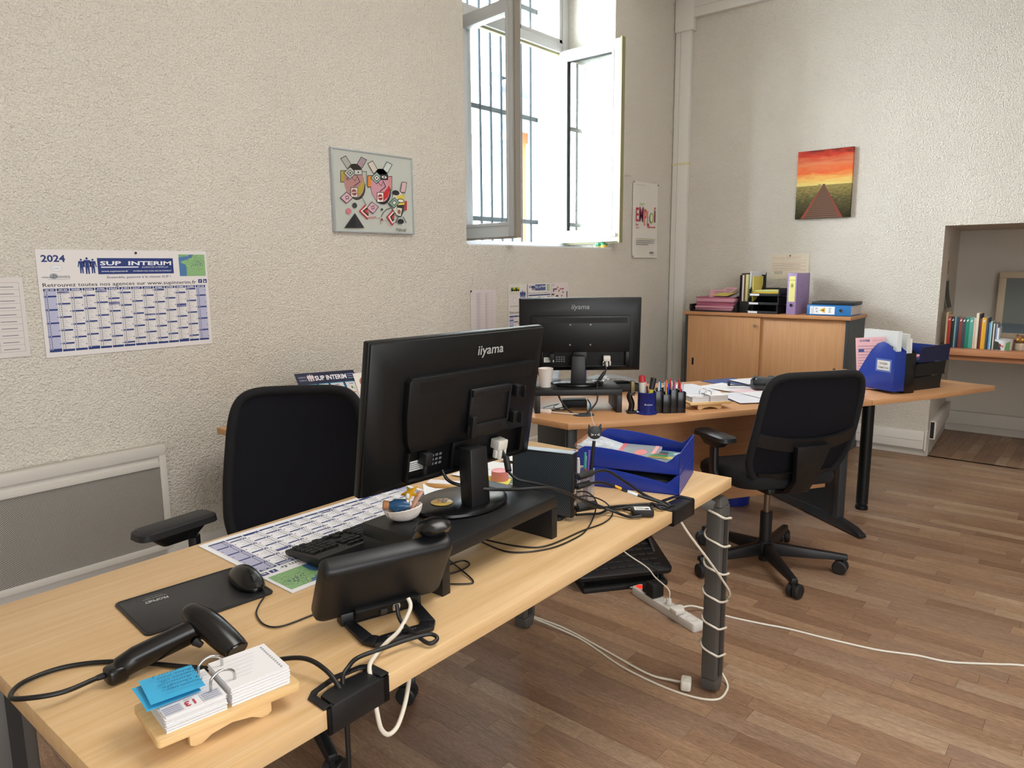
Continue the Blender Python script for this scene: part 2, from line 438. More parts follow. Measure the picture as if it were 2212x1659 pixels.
tb.build('open_end', TR, nb); tb = MB(); tb.T = T3((RX, 1.05, 0), sd); tb.box(.0785, .0805, -.034, -.006, .122, .247); tb.build('open_end_shadow_gap', M('#2a2724', .9), nb)
# vertical cable duct in the corner and along the top of the right wall
tr = struct(MB().box(RX-.055, RX, 3.055, 3.198, 0, 3.43).build('trim_1', TR, bevel=.004))
MB().box(RX-.060, RX, 3.145, 3.150, 0, 3.43).build('cover_joint', TRD, tr)
MB().box(RX-.075, RX, 3.03, 3.2, 3.40, 3.66).build('elbow', TR, tr, bevel=.006)
MB().box(RX-.058, RX, 3.052, 3.20, 2.30, 2.318).build('tape', M('#d9cda4', .6), tr)
tr = struct(MB().box(RX-.055, RX, -2.6, 3.04, 3.50, 3.64).build('trim_2', TR, bevel=.004))
MB().box(RX-.0565, RX, -2.6, 3.04, 3.575, 3.579).build('cover_joint', TRD, tr)
# ------------------------------------------------------------------ window
PVC = M('#bdbdbd', .4); PVCW = M('#e9ebea', .45, noise=.06, nscale=60); SEAL = M('#8d8863', .6); GASK = M('#17181a', .6)  # frame grey stands in for backlit shade; the white copy is the lit sash
def glass(name):
    t = NT(name); fr0 = t.new('ShaderNodeFresnel'); fr0.inputs['IOR'].default_value = 2.3; gg = t.new('ShaderNodeNewGeometry'); fr = t.math('MULTIPLY', fr0.outputs[0], t.math('SUBTRACT', 1.0, gg.outputs['Backfacing']))
    a = t.new('ShaderNodeBsdfTransparent'); a.inputs[0].default_value = (.93, .96, .97, 1); b = t.new('ShaderNodeBsdfGlossy'); b.inputs['Roughness'].default_value = .005
    mx = t.new('ShaderNodeMixShader'); t.link(fr, mx.inputs[0]); t.link(a.outputs[0], mx.inputs[1]); t.link(b.outputs[0], mx.inputs[2])
    t.link(mx.outputs[0], t.out.inputs[0]); return t.m
GLASS = glass('window_glass')
fx0, fx1, fz0, fz1 = 3.70, 5.035, 1.60, 3.62
mb = MB()
mb.box(fx0, fx0+.075, 3.645, 3.735, fz0, fz1); mb.box(fx1-.085, fx1, 3.645, 3.735, fz0, fz1)
mb.box(fx0+.002, fx1-.002, 3.640, 3.731, fz0-.035, fz0+.02); mb.box(fx0+.002, fx1-.002, 3.648, 3.731, fz1-.06, fz1-.001); mb.box(fx0+.002, fx1-.002, 3.648, 3.731, 3.115, 3.185)
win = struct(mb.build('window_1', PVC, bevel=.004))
mb = MB()
for a, b in ((fx0+.075, 4.32), (4.40, fx1-.085)):
    for q in ((a, a+.035, 3.185, fz1-.06), (b-.035, b, 3.185, fz1-.06), (a, b, 3.185, 3.215), (a, b, fz1-.09, fz1-.06)): mb.box(q[0], q[1], 3.655, 3.725, q[2], q[3])
mb.box(4.32, 4.40, 3.645, 3.735, 3.185, fz1-.06)
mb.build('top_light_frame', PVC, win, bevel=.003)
for a, b in ((fx0+.11, 4.285), (4.435, fx1-.12)): MB().box(a, b, 3.688, 3.694, 3.215, fz1-.09).build('pane', GLASS, win)
mb = MB(); mb.box(fx0+.075, fx1-.085, 3.668, 3.70, 3.098, 3.118); mb.box(fx1-.099, fx1-.083, 3.655, 3.70, fz0, 3.1); mb.build('seal', SEAL, win)
MB().box(3.36, 5.03, WY+.004, 3.642, 1.5662, 1.5745).build('sill_board', M('#dfe4e8', .4), win)
def sash(hx, hy, dx, dy, w, z0, z1, mf, dirt, side):
    a = math.atan2(dy, dx)
    T = T3((hx, hy, 0), a)
    s = MB(); s.T = T; t = .028; sw = .066
    s.box(0, sw, -t, t, z0, z1); s.box(w-sw, w, -t, t, z0, z1); s.box(sw, w-sw, -t, t, z0, z0+.085); s.box(sw, w-sw, -t, t, z1-.075, z1)
    o = s.build('sash', mf, win, bevel=.006, seg=2)
    s = MB(); s.T = T; t = .034
    for b in ((sw-.006, sw+.012, z0+.075, z1-.065), (w-sw-.012, w-sw+.006, z0+.075, z1-.065), (sw, w-sw, z0+.075, z0+.097), (sw, w-sw, z1-.087, z1-.069)): s.box(b[0], b[1], -t, t, b[2], b[3])
    s.build('glazing_bead', mf, o, bevel=.003)
    s = MB(); s.T = T; s.box(sw+.011, w-sw-.011, -.004, .004, z0+.095, z1-.085); s.build('pane', GLASS, o)
    s = MB(); s.T = T
    for b in ((sw+.01, sw+.018, z0+.096, z1-.086), (w-sw-.016, w-sw-.011, z0+.096, z1-.086), (sw+.01, w-sw-.01, z1-.091, z1-.086)): s.box(b[0], b[1], -.02, .02, b[2], b[3])
    if dirt: s.build('gasket', GASK, o)
    s = MB(); s.T = T; s.box(w, w+.014, -.036, .012, z0-.008, z1+.006); s.box(.01, w, -.02*side-.008, -.02*side+.008, z0-.012, z0); s.build('rebate_seal', SEAL if dirt else M('#8d867c', .6), o)
    return o
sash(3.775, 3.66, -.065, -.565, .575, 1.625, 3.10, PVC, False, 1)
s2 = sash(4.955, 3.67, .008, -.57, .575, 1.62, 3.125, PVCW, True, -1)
mb = MB(); mb.T = T3((4.955, 3.67, 0), math.atan2(-.57, .008)); mb.box(.03, .56, -.05, -.028, 1.655, 1.69); mb.build('drip_rail', M('#d6d4cd', .6, noise=.15, nscale=90), s2, bevel=.006)
# wrought grille outside
gr = thing('window_grille', 'dark iron bar grille outside the open window', 'grille', (0, 0, 0))
IRON = M('#28343c', .6)
for k in range(11): MB().cyl((3.84+.1255*k, 4.0, 1.58), (3.84+.1255*k, 4.0, 3.6), .0115, 8).build('bar', IRON, gr, smooth=40)
for z in (1.81, 2.662, 3.521): MB().box(3.70, 5.06, 3.994, 4.006, z-.018, z+.018).build('cross_bar', IRON, gr)
# courtyard
FAC = M('#e6edf2', .9); 
fa = struct(MB().box(-16, 24, 9.2, 9.5, -2, 11).build('wall_courtyard', FAC))
mb = MB(); mb.box(5, 10.6, 9.0, 9.2, 3.72, 3.86); mb.box(-8, 3, 9.0, 9.2, 3.3, 3.45); mb.build('ledge', M('#c9cdd0', .9), fa)
dr = struct(MB().box(11.16, 11.62, 9.16, 9.24, 0, 3.78).build('door_1', M('#d9a287', .7)))
mb = MB(); mb.box(11.0, 11.16, 9.1, 9.2, 0, 3.95); mb.box(11.62, 11.78, 9.1, 9.2, 0, 3.95); mb.box(11.16, 11.62, 9.1, 9.2, 3.78, 3.95); mb.build('door_frame', M('#b8552e', .7), dr)
dp = MB().tube([(10.46, 9.1, -1), (10.46, 9.1, 3.4), (10.40, 9.1, 3.9), (10.30, 9.05, 4.6), (10.30, 9.05, 5.1)], .07, 8).build('downpipe', M('#7fa6c8', .6), None, smooth=50)
tag(dp, 'pale blue downpipe on the bright courtyard wall outside', 'pipe')
rf = MB(); rf.prism([(10.2, 8.2), (14, 8.2), (14, 9.2), (10.2, 9.2)], 4.62, 4.7); rf.T = T3((12.1, 8.7, 4.7), 0, R_(24)); rf.box(-1.9, 1.9, -.6, .6, 0, .35)
tag(rf.build('tiled_canopy', M('#6d7486', .8, noise=.4, nscale=25)), 'grey tiled canopy on the courtyard wall outside', 'canopy')
ow = struct(MB().box(-5.0, -3.4, 9.1, 9.22, 4.9, 6.6).build('window_2', M('#56636b', .2)))
mb = MB(); mb.box(-5.2, -5.0, 9.02, 9.2, 4.8, 6.75); mb.box(-3.4, -3.2, 9.02, 9.2, 4.8, 6.75); mb.box(-5.2, -3.2, 9.02, 9.2, 4.75, 4.9); mb.box(-4.25, -4.15, 9.02, 9.2, 4.9, 6.6); mb.box(-5.2, -3.2, 9.02, 9.2, 6.6, 6.75); mb.build('frame', FAC, ow)
mb = MB()
for cx in (-4.6, -3.8):
    for k in range(3): mb.tube([(cx+(k-1)*.18, 8.95, 5.0), (cx+(k-1)*.30, 8.95, 5.5), (cx+(k-1)*.12, 8.95, 5.9), (cx+(k-1)*.34, 8.95, 6.2)], .045, 6)
mb.box(-5.1, -3.3, 8.93, 8.97, 4.95, 5.05); mb.box(-5.1, -3.3, 8.93, 8.97, 5.85, 5.93); mb.build('scroll_railing', FAC, ow)
struct(MB().box(-16, 24, 4.1, 9.4, -.6, -.5).build('courtyard_ground', M('#cfcabf', .9)))
bs = MB(); rb = random.Random(3)
for k in range(420):
    c = Vector((8.4+rb.gauss(0, .34), 8.6+rb.gauss(0, .2), 1.5+rb.gauss(0, .75))); a = Vector((rb.uniform(-1, 1), rb.uniform(-1, 1), rb.uniform(-1, 1))).normalized()*.11; b = a.orthogonal().normalized()*.05
    bs.add([c-a, c+b, c+a, c-b], [(0, 1, 2, 3)])
bs.cyl((8.4, 8.6, -.5), (8.4, 8.6, 1.4), .05, 6)
tag(bs.build('courtyard_bush', M('#5f8f7a', .8)), 'green leafy bush in the bright courtyard outside', 'bush')
# ------------------------------------------------------------------ front desk
DZ = .74; TH = .0205
def desk_leg(parent, x, y, sx, sy, wrapped=False):
    """flat steel column with slanted shoulder and cut foot; local desk coordinates"""
    m = MB(); w, d = .036, .026
    m.prism([(x-w, y-d), (x+w, y-d), (x+w, y+d), (x-w, y+d)], .05, .655)
    m.prism([(x-w, y-d), (x+w, y-d), (x+w, y+d), (x-w, y+d)], .655, .685, top=[(x-w*.6, y-d*.6), (x+w*.6, y-d*.6), (x+w*.6, y+d), (x-w*.6, y+d)])
    m.prism([(x-w*.55, y-d), (x+w*.55, y-d), (x+w, y+d), (x-w, y+d)], .006, .05, top=[(x-w, y-d), (x+w, y-d), (x+w, y+d), (x-w, y+d)])
    o = m.build('leg', GREYM, parent, bevel=.006)
    a = MB(); a.T = T3((x, y, .64), math.atan2(sy, sx), 0, R_(-28)); a.box(-.01, .13, -.022, .022, -.022, .022)
    a.build('leg_bracket', GREYM, parent, bevel=.008)
    MB().lathe([(.016, 0), (.02, .003), (.02, .012), (.012, .018)], 14, 0, Matrix.Translation((x, y, 0))).build('foot', BLACKM, parent, smooth=40)
    mm = MB(); mm.box(x-.012, x+.012, y-d-.003, y-d+.001, .06, .62); mm.build('cable_channel', M('#2b2b2b', .5), parent)
    return o
dk = thing('front_desk', 'pale beech laminate desk in the foreground carrying the large black monitor', 'desk', (.312, .898, 0), TH)
def G(x, y, z=0):    # world to front desk local
    c, s = math.cos(-TH), math.sin(-TH); x, y = x-.312, y-.898
    return (x*c-y*s, x*s+y*c, z)
ga, gb = (.292, .418), (1.478, 1.615)
mb = MB(); mb.prism([(0, 0), (ga[0], 0), (ga[0], .05), (ga[1], .05), (ga[1], 0), (gb[0], 0), (gb[0], .05), (gb[1], .05), (gb[1], 0), (1.901, 0), (1.901, .835), (0, .835)], .706, DZ)
mb.build('worktop', WOODA, dk, bevel=.0016)
for x, y, sx, sy in ((1.855, .022, -1, 1), (1.80, .79, -1, -1), (.07, .14, 1, 1), (.06, .75, 1, -1)): desk_leg(dk, x, y, sx, sy)
mb = MB(); mb.box(.12, 1.76, .38, .42, .66, .705); mb.box(.10, .14, .12, .74, .672, .705); mb.box(1.74, 1.78, .12, .74, .672, .705); mb.build('underframe', GREYM, dk, bevel=.003)
def grommet(x0, x1, open_end):
    w = x1-x0; c = (x0+x1)/2
    ex = MB(); ex.box(x0, x1, -.004, .008, .695, DZ+.0015); ex.box(x0, x0+.008, -.004, .05, .695, DZ+.0015); ex.box(x1-.014, x1, -.004, .05, .695, DZ+.0015)
    r = [(x0-.006, .0), (x0-.004, .045), (x0+.012, .058), (c, .068), (x1-.012, .058), (x1+.003, .045), (x1+.003, .0)]
    q = [(x0+.008, .0), (x0+.01, .042), (x0+.02, .049), (c, .056), (x1-.022, .049), (x1-.014, .042), (x1-.014, .0)]
    ex.prism(r[:3]+r[3:]+q[::-1], DZ+.0003, DZ+.004)
    o = ex.build('cable_grommet', BLACKP, dk, bevel=.0012)
    MB().prism([(x0+.012, -.003), (x0+.014, .036), (x0+.026, .041), (c, .045), (x1-.03, .041), (x1-.018, .036), (x1-.018, -.003)], DZ-.004, DZ+.003).build('flap', BLACKP, o, bevel=.002)
grommet(*ga, 0); grommet(*gb, 1)
# monitor riser
rs = thing('monitor_riser', 'black monitor stand shelf on the foreground desk', 'monitor stand', (.998, 1.046, DZ), .045)
RW, RD, RH = .43, .25, .111
MB().box(0, RW, 0, RD, RH-.03, RH).build('shelf', BLACKP, rs, bevel=.0012)
MB().box(0, .024, 0, RD, 0, RH-.03).build('side_panel', BLACKP, rs, bevel=.0012); MB().box(RW-.024, RW, 0, RD, 0, RH-.03).build('side_panel', BLACKP, rs, bevel=.0012)
# ------------------------------------------------------------------ monitors
HOUS = M('#08090b', .40, spec=.4, bump=.00012, bscale=1200)
def vent_mat():
    t = NT('vent_holes'); v = t.coords(); d = t.dots(v, 0, 2, .0062, .0062, .0014)
    t.set(.5, 0, .4, t.mix(d, lin('#0b0c0e'), lin('#010101'))); return t.m
VENT = vent_mat()
def monitor(label, loc, rz, pc, w, h, tilt, bracket, group=None):
    t = thing('computer_monitor', label, 'monitor', loc, rz, group)
    P = Matrix.Translation(pc) @ Matrix.Rotation(tilt, 4, 'X')
    a = MB(); a.T = P; a.box(-w/2, w/2, 0, .020, -h/2, h/2); a.build('bezel', HOUS, t, bevel=.004)
    a = MB(); a.T = P; a.box(-w/2+.012, w/2-.012, .0202, .0212, -h/2+.016, h/2-.012); a.build('screen', M('#050608', .15), t)
    bx0, bx1, bz0, bz1 = -.40*w, .405*w, -.43*h, .27*h
    a = MB(); a.T = P; o0 = [(-w/2+.003, -h/2+.003), (w/2-.003, -h/2+.003), (w/2-.003, h/2-.003), (-w/2+.003, h/2-.003)]
    i0 = [(bx0-.012, bz0-.006), (bx1+.012, bz0-.006), (bx1+.012, bz1+.012), (bx0-.012, bz1+.012)]
    a.loft([[(x, .001, z) for x, z in o0], [(x, -.006, z) for x, z in o0], [(x, -.017, z) for x, z in i0]])
    a.build('back_cover', HOUS, t, bevel=.003)
    rx = bx0+.035 if bracket else bx0
    poly = [(bx0+.055, bz0), (bx1, bz0), (bx1, bz1), (rx+.008, bz1), (rx, bz1-.008), (rx, bz0+.16), (rx+.008, bz0+.1)] if bracket else [(bx0, bz0), (bx1, bz0), (bx1, bz1), (bx0, bz1)]
    a = MB(); a.T = P @ Matrix.Rotation(R_(90), 4, 'X'); cutz = bz0+.075
    up = [p for p in poly]
    a.prism([(x, max(z, cutz)) for x, z in poly], .012, .036)
    a.prism([(bx0+.05, bz0), (bx0+.056, bz0), (bx0+.056, cutz), (bx0+.05, cutz)], .012, .034); a.prism([(bx1-.02, bz0), (bx1, bz0), (bx1, cutz), (bx1-.02, cutz)], .012, .034)
    a.prism([(-.035, bz0), (.035, bz0), (.035, cutz), (-.035, cutz)], .012, .030); a.prism([(bx0+.05, bz0), (bx1, bz0), (bx1, bz0+.006), (bx0+.05, bz0+.006)], .012, .034)
    a.build('electronics_cover', HOUS, t, bevel=.002)
    a = MB(); a.T = P; a.box(rx+.03, bx1-.014, -.0364, -.0358, bz1-.036, bz1-.010); a.build('vent', VENT, t)
    F = P @ frame((0, -.0175, 0), (1, 0, 0), (0, 0, 1))
    p = Print(); p.text('iiyama', .075 if bracket else 0, h*.37-.006, .024, '#8d9094' if not bracket else '#a9a9a6', 'C', w=.088, bold=.012, shear=0 if bracket else .18)
    p.build('logo', P @ frame((0, -.0155, 0), (1, 0, 0), (0, 0, 1)), t, .35)
    F = P @ frame((0, -.0178, 0), (1, 0, 0), (0, 0, 1)); p = Print()
    p.rect(bx0+.062, bz0+.02, bx0+.112, bz0+.045, '#d8d8d4'); p.L = 2
    for k in range(4): p.rect(bx0+.066, bz0+.024+.005*k, bx0+.108-.006*(k % 2), bz0+.0255+.005*k, '#3a3a3a')
    p.L = 1
    for k in range(4):
        for j in range(3): p.rect(bx0+.122+.012*k, bz0+.022+.011*j, bx0+.130+.012*k, bz0+.028+.011*j, '#6a6c6e')
    p.build('rating_label', F, t)
    # plugs
    px = .22*w
    a = MB(); a.T = P; a.box(px-.017, px+.017, -.050, -.020, bz0+.030, bz0+.055); a.box(px-.020, px-.012, -.046, -.034, bz0+.008, bz0+.030); a.box(px+.012, px+.020, -.046, -.034, bz0+.008, bz0+.030)
    a.cyl((px, -.04, bz0+.030), (px, -.04, bz0+.002), .0075, 10); a.build('display_plug', M('#d9d6cc', .5), t, bevel=.003)
    a = MB(); a.T = P; a.box(bx0+.09, bx0+.112, -.048, -.020, bz0+.038, bz0+.068); a.cyl((bx0+.101, -.036, bz0+.038), (bx0+.101, -.036, bz0+.014), .006, 8); a.build('power_plug', BLACKM, t, bevel=.003)
    if bracket:
        a = MB(); a.T = P; x0, x1, z0, z1 = -.005, .125, -.055, .052
        a.box(x0, x1, -.046, -.037, z0, z1); ob = a.build('mounting_plate', BLACKP, t, bevel=.005)
        a = MB(); a.T = P
        a.box(x0-.004, x1+.004, -.052, -.044, z0-.012, z0+.018); a.box(x0, x1, -.052, -.044, z1-.018, z1); a.box(x0-.002, x0+.012, -.062, -.044, z0-.012, -.012); a.box(x1-.004, x1+.004, -.052, -.044, z0, z1)
        a.build('plate_rim', BLACKP, ob, bevel=.002)
        for zz in (-.052, .018):
            a = MB(); a.T = P; a.box(x1+.014, x1+.034, -.060, -.037, zz, zz+.030); a.box(x1+.030, x1+.034, -.072, -.056, zz, zz+.030); a.build('clip', BLACKP, ob, bevel=.002)
        for sx_, sz_ in ((.02, .043), (.03, .043), (.10, .043), (.11, .043), (.02, -.05), (.105, -.05)):
            a = MB(); a.T = P; a.cyl((x0+sx_, -.0535, sz_), (x0+sx_, -.050, sz_), .003, 8); a.build('screw', M('#050505', .6), ob)
    else:
        for sx_, sz_ in ((-.05, .055), (.05, .055), (-.05, -.045), (.05, -.045)):
            a = MB(); a.T = P; a.cyl((sx_, -.0385, sz_), (sx_, -.0355, sz_), .0045, 10); a.build('screw', CHROME, t)
    # stand
    a = MB(); a.lathe([(.001, 0), (.125, 0), (.13, .004), (.129, .010), (.118, .014), (.001, .015)], 40, 0, None, 1, .78); a.build('base', BLACKG, t, smooth=30)
    zt = pc[2]-h/2+.085; a = MB(); k = -.052
    wd = .031 if bracket else .036
    a.loft([[(-wd, k-.022, .012), (wd, k-.022, .012), (wd, k+.018, .012), (-wd, k+.018, .012)], [(-wd*.9, k-.016+.0, zt), (wd*.9, k-.016, zt), (wd*.9, k+.03, zt), (-wd*.9, k+.03, zt)]])
    a.box(-.025, .025, k+.01, .03, zt-.05, zt-.01); a.build('neck', BLACKP, t, bevel=.004)
    return t
monitor('large black monitor seen from behind with cable bracket, on the foreground desk', (1.225, 1.212, .8515), R_(-2.66), (.004, .004, .2475), .56, .359, R_(9.85), True)
# ------------------------------------------------------------------ cables
def cable(name, label, pts, r, mat, extra=None, cat='cable', n=7, group=None):
    if extra is None:
        return tag(MB().tube(pts, r, n, sub=7).build(name, mat, None, smooth=60), label, cat, group)
    t = thing(name, label, cat, (0, 0, 0), 0, group); MB().tube(pts, r, n, sub=7).build('wire', mat, t, smooth=60); extra(t); return t
cable('power_cable', 'thick black power cable from the foreground monitor across its riser', [(1.157, 1.205, .955), (1.165, 1.195, .93), (1.195, 1.185, .912), (1.241, 1.135, .90), (1.32, 1.11, .885), (1.413, 1.075, .872), (1.50, 1.055, .83), (1.60, 1.06, .775), (1.72, 1.05, .749), (1.79, 1.0, .747), (1.815, .955, .742), (1.82, .93, .715)], .0042, CABLEB)
def ferrite(p, q):
    def f(t): MB().cyl(p, q, .0085, 12).build('ferrite_core', BLACKM, t, bevel=.003)
    return f
cable('video_cable', 'black video cable with ferrite core behind the foreground monitor neck', [(1.352, 1.2, .972), (1.362, 1.185, .95), (1.345, 1.165, .925), (1.35, 1.135, .90), (1.40, 1.11, .88), (1.47, 1.085, .85), (1.565, 1.07, .80), (1.67, 1.06, .752), (1.74, 1.015, .749), (1.80, .955, .742), (1.815, .93, .71)], .0038, CABLEB, ferrite((1.363, 1.182, .947), (1.344, 1.157, .917)))
def plugs(a, b, m=BLACKM, r=.011):
    def f(t): MB().cyl(a, b, r, 4).build('plug', m, t, bevel=.002)
    return f
cable('screen_lead', 'black screen lead plugged in at the top of the desktop computer', [(1.622, 1.09, .862), (1.68, 1.08, .857), (1.749, 1.055, .81), (1.797, 1.03, .77), (1.824, 1.0, .75), (1.824, .955, .743), (1.825, .93, .71)], .0042, CABLEB, plugs((1.565, 1.098, .862), (1.625, 1.09, .862)))
def yel(t):
    MB().cyl((1.729, 1.084, .7985), (1.745, 1.072, .789), .0052, 8).build('yellow_tag', M('#e3a72e', .5), t); MB().cyl((1.757, 1.058, .782), (1.776, 1.036, .770), .0052, 8).build('white_tag', M('#dddddd', .5), t)
    MB().cyl((1.562, 1.1, .835), (1.615, 1.094, .833), .010, 4).build('plug', BLACKM, t, bevel=.002)
cable('network_lead', 'black lead with yellow and white tags beside the blue letter trays', [(1.612, 1.094, .833), (1.69, 1.1, .816), (1.749, 1.068, .786), (1.784, 1.028, .766), (1.815, .965, .745), (1.82, .935, .71)], .0042, CABLEB, yel)
cable('mouse_lead', 'thin black lead drooping in front of the riser towards the monitor', [(1.562, 1.1, .82), (1.60, 1.092, .812), (1.625, 1.08, .785), (1.62, 1.078, .75), (1.522, 1.035, .743), (1.448, 1.02, .743), (1.346, 1.03, .743), (1.268, 1.09, .743), (1.274, 1.19, .743)], .002, CABLEB)
cable('keyboard_lead', 'thin black lead making the wider loop beside the desktop computer', [(1.562, 1.1, .805), (1.605, 1.09, .80), (1.665, 1.075, .77), (1.66, 1.045, .745), (1.584, 1.025, .743), (1.496, 1.036, .743), (1.358, 1.045, .743), (1.31, 1.096, .743), (1.289, 1.196, .743)], .002, CABLEB)
cable('adapter_lead', 'black adapter cable with bulky plug low behind the desktop computer', [(1.625, 1.08, .772), (1.655, 1.035, .752), (1.66, .99, .746), (1.682, .966, .75)], .004, CABLEB, plugs((1.56, 1.098, .776), (1.628, 1.08, .771), BLACKM, .014))
cable('spare_lead', 'black lead arching flat to the adapter box near the desk edge', [(1.56, 1.10, .755), (1.60, 1.085, .75), (1.636, 1.07, .746), (1.70, 1.072, .746), (1.705, 1.02, .747), (1.703, 1.0, .752)], .0035, CABLEB)
cable('adapter_tail', 'short black lead curling from the adapter box into the desk grommet', [(1.735, .98, .755), (1.775, .985, .757), (1.77, .955, .747), (1.80, .95, .745), (1.83, .945, .742), (1.835, .93, .71)], .0035, CABLEB)
cable('coiled_lead', 'thin black lead looping out beside the riser front foot', [(1.05, 1.16, .743), (1.10, 1.15, .744), (1.155, 1.142, .744), (1.15, 1.113, .744), (1.11, 1.106, .744), (1.05, 1.12, .743), (1.04, 1.09, .743), (1.075, 1.045, .743), (1.094, 1.05, .743), (1.115, 1.11, .746), (1.14, 1.17, .743)], .0018, CABLEB)
ad = thing('video_adapter', 'small black video adapter box with white sticker near the grommet', 'adapter', (1.706, .978, DZ), R_(-52))
MB().prism(rrect(.062, .042, .008), .003, .021).build('case', BLACKM, ad, bevel=.002)
p = Print(); p.rect(-.022, -.014, .022, .014, '#dcdcd8'); p.L = 2
for k in range(3): p.rect(-.018, .004-.006*k, .004+.004*k, .006-.006*k, '#444444')
p.rect(.008, -.008, .018, .002, '#333333'); p.build('sticker', T3((0, 0, .0211)), ad)
# ------------------------------------------------------------------ calendar print
NAVY, INK, LILAC, LINE = '#1f3577', '#23262f', '#b9bad6', '#8e93a3'
def france(p, x0, y0, w, h):
    p.rect(x0, y0, x0+w, y0+h, '#4a78a8'); p.L += 1
    sh = [(.30, 1), (.52, .93), (.62, .99), (1, .99), (1, 0), (.25, 0), (.30, .30), (.26, .52), (.12, .60), (.08, .66), (.22, .70), (.28, .80), (.34, .78), (.40, .90), (.42, .97), (.2, .95), (.05, .95), (0, .9), (0, 1)]
    p.poly([(x0+w*a, y0+h*b) for a, b in [(1, 1), (.56, 1), (.50, .86), (.40, .82), (.34, .72), (.30, .76), (.22, .73), (.08, .68), (.10, .60), (.24, .54), (.28, .36), (.26, 0), (1, 0)]], '#87b57c')
    p.poly([(x0+w*a, y0+h*b) for a, b in [(0, 1), (.44, 1), (.32, .92), (.06, .88), (0, .86)]], '#7fae76'); p.L += 1
    r = random.Random(5)
    for k in range(70):
        a, b = r.uniform(.3, .97), r.uniform(.05, .97)
        p.rect(x0+w*a, y0+h*b, x0+w*(a+.05), y0+h*(b+.02), r.choice(['#a7c58f', '#9fbf7e', '#b9c58a']))
    p.L += 1
    for k in range(110):
        a, b = min(.96, max(.3, r.gauss(.66, .16))), min(.95, max(.1, r.gauss(.62, .2)))
        p.disc(x0+w*a, y0+h*b, w*.011, r.choice(['#2c3f6e', '#2c3f6e', '#3d6aa5', '#7a4a4a']), 5)
def logo_box(p, x0, y0, w, h, fg='#eceff5', bgc=NAVY):
    p.rect(x0, y0, x0+w, y0+h, bgc); p.L += 1
    p.text('SUP  INTERIM', x0+.03*w, y0+h*.56, h*.25, fg, w=.94*w, bold=.028, shear=.08)
    p.rect(x0+.04*w, y0+h*.40, x0+.52*w, y0+h*.47, fg); p.text("AGENCES D'EMPLOI", x0+.56*w, y0+h*.385, h*.085, fg, w=.36*w, shear=.2)
    p.text('www.supinterim.fr', x0+.04*w, y0+h*.14, h*.095, fg, w=.34*w, bold=.012); p.text('INTERIM-CDI-CDD-RECRUTEMENT', x0+.45*w, y0+h*.14, h*.085, fg, w=.52*w)
    p.L -= 1
MONTHS = ['DEC. 2023', 'JANV. 2024', 'FEVRIER', 'MARS', 'AVRIL', 'MAI', 'JUIN', 'JUILLET', 'AOUT', 'SEPTEMBRE', 'OCTOBRE', 'NOVEMBRE', 'DECEMBRE', 'JANV. 2025']
SUN = [3, 7, 4, 3, 7, 5, 2, 7, 4, 1, 6, 3, 1, 5]
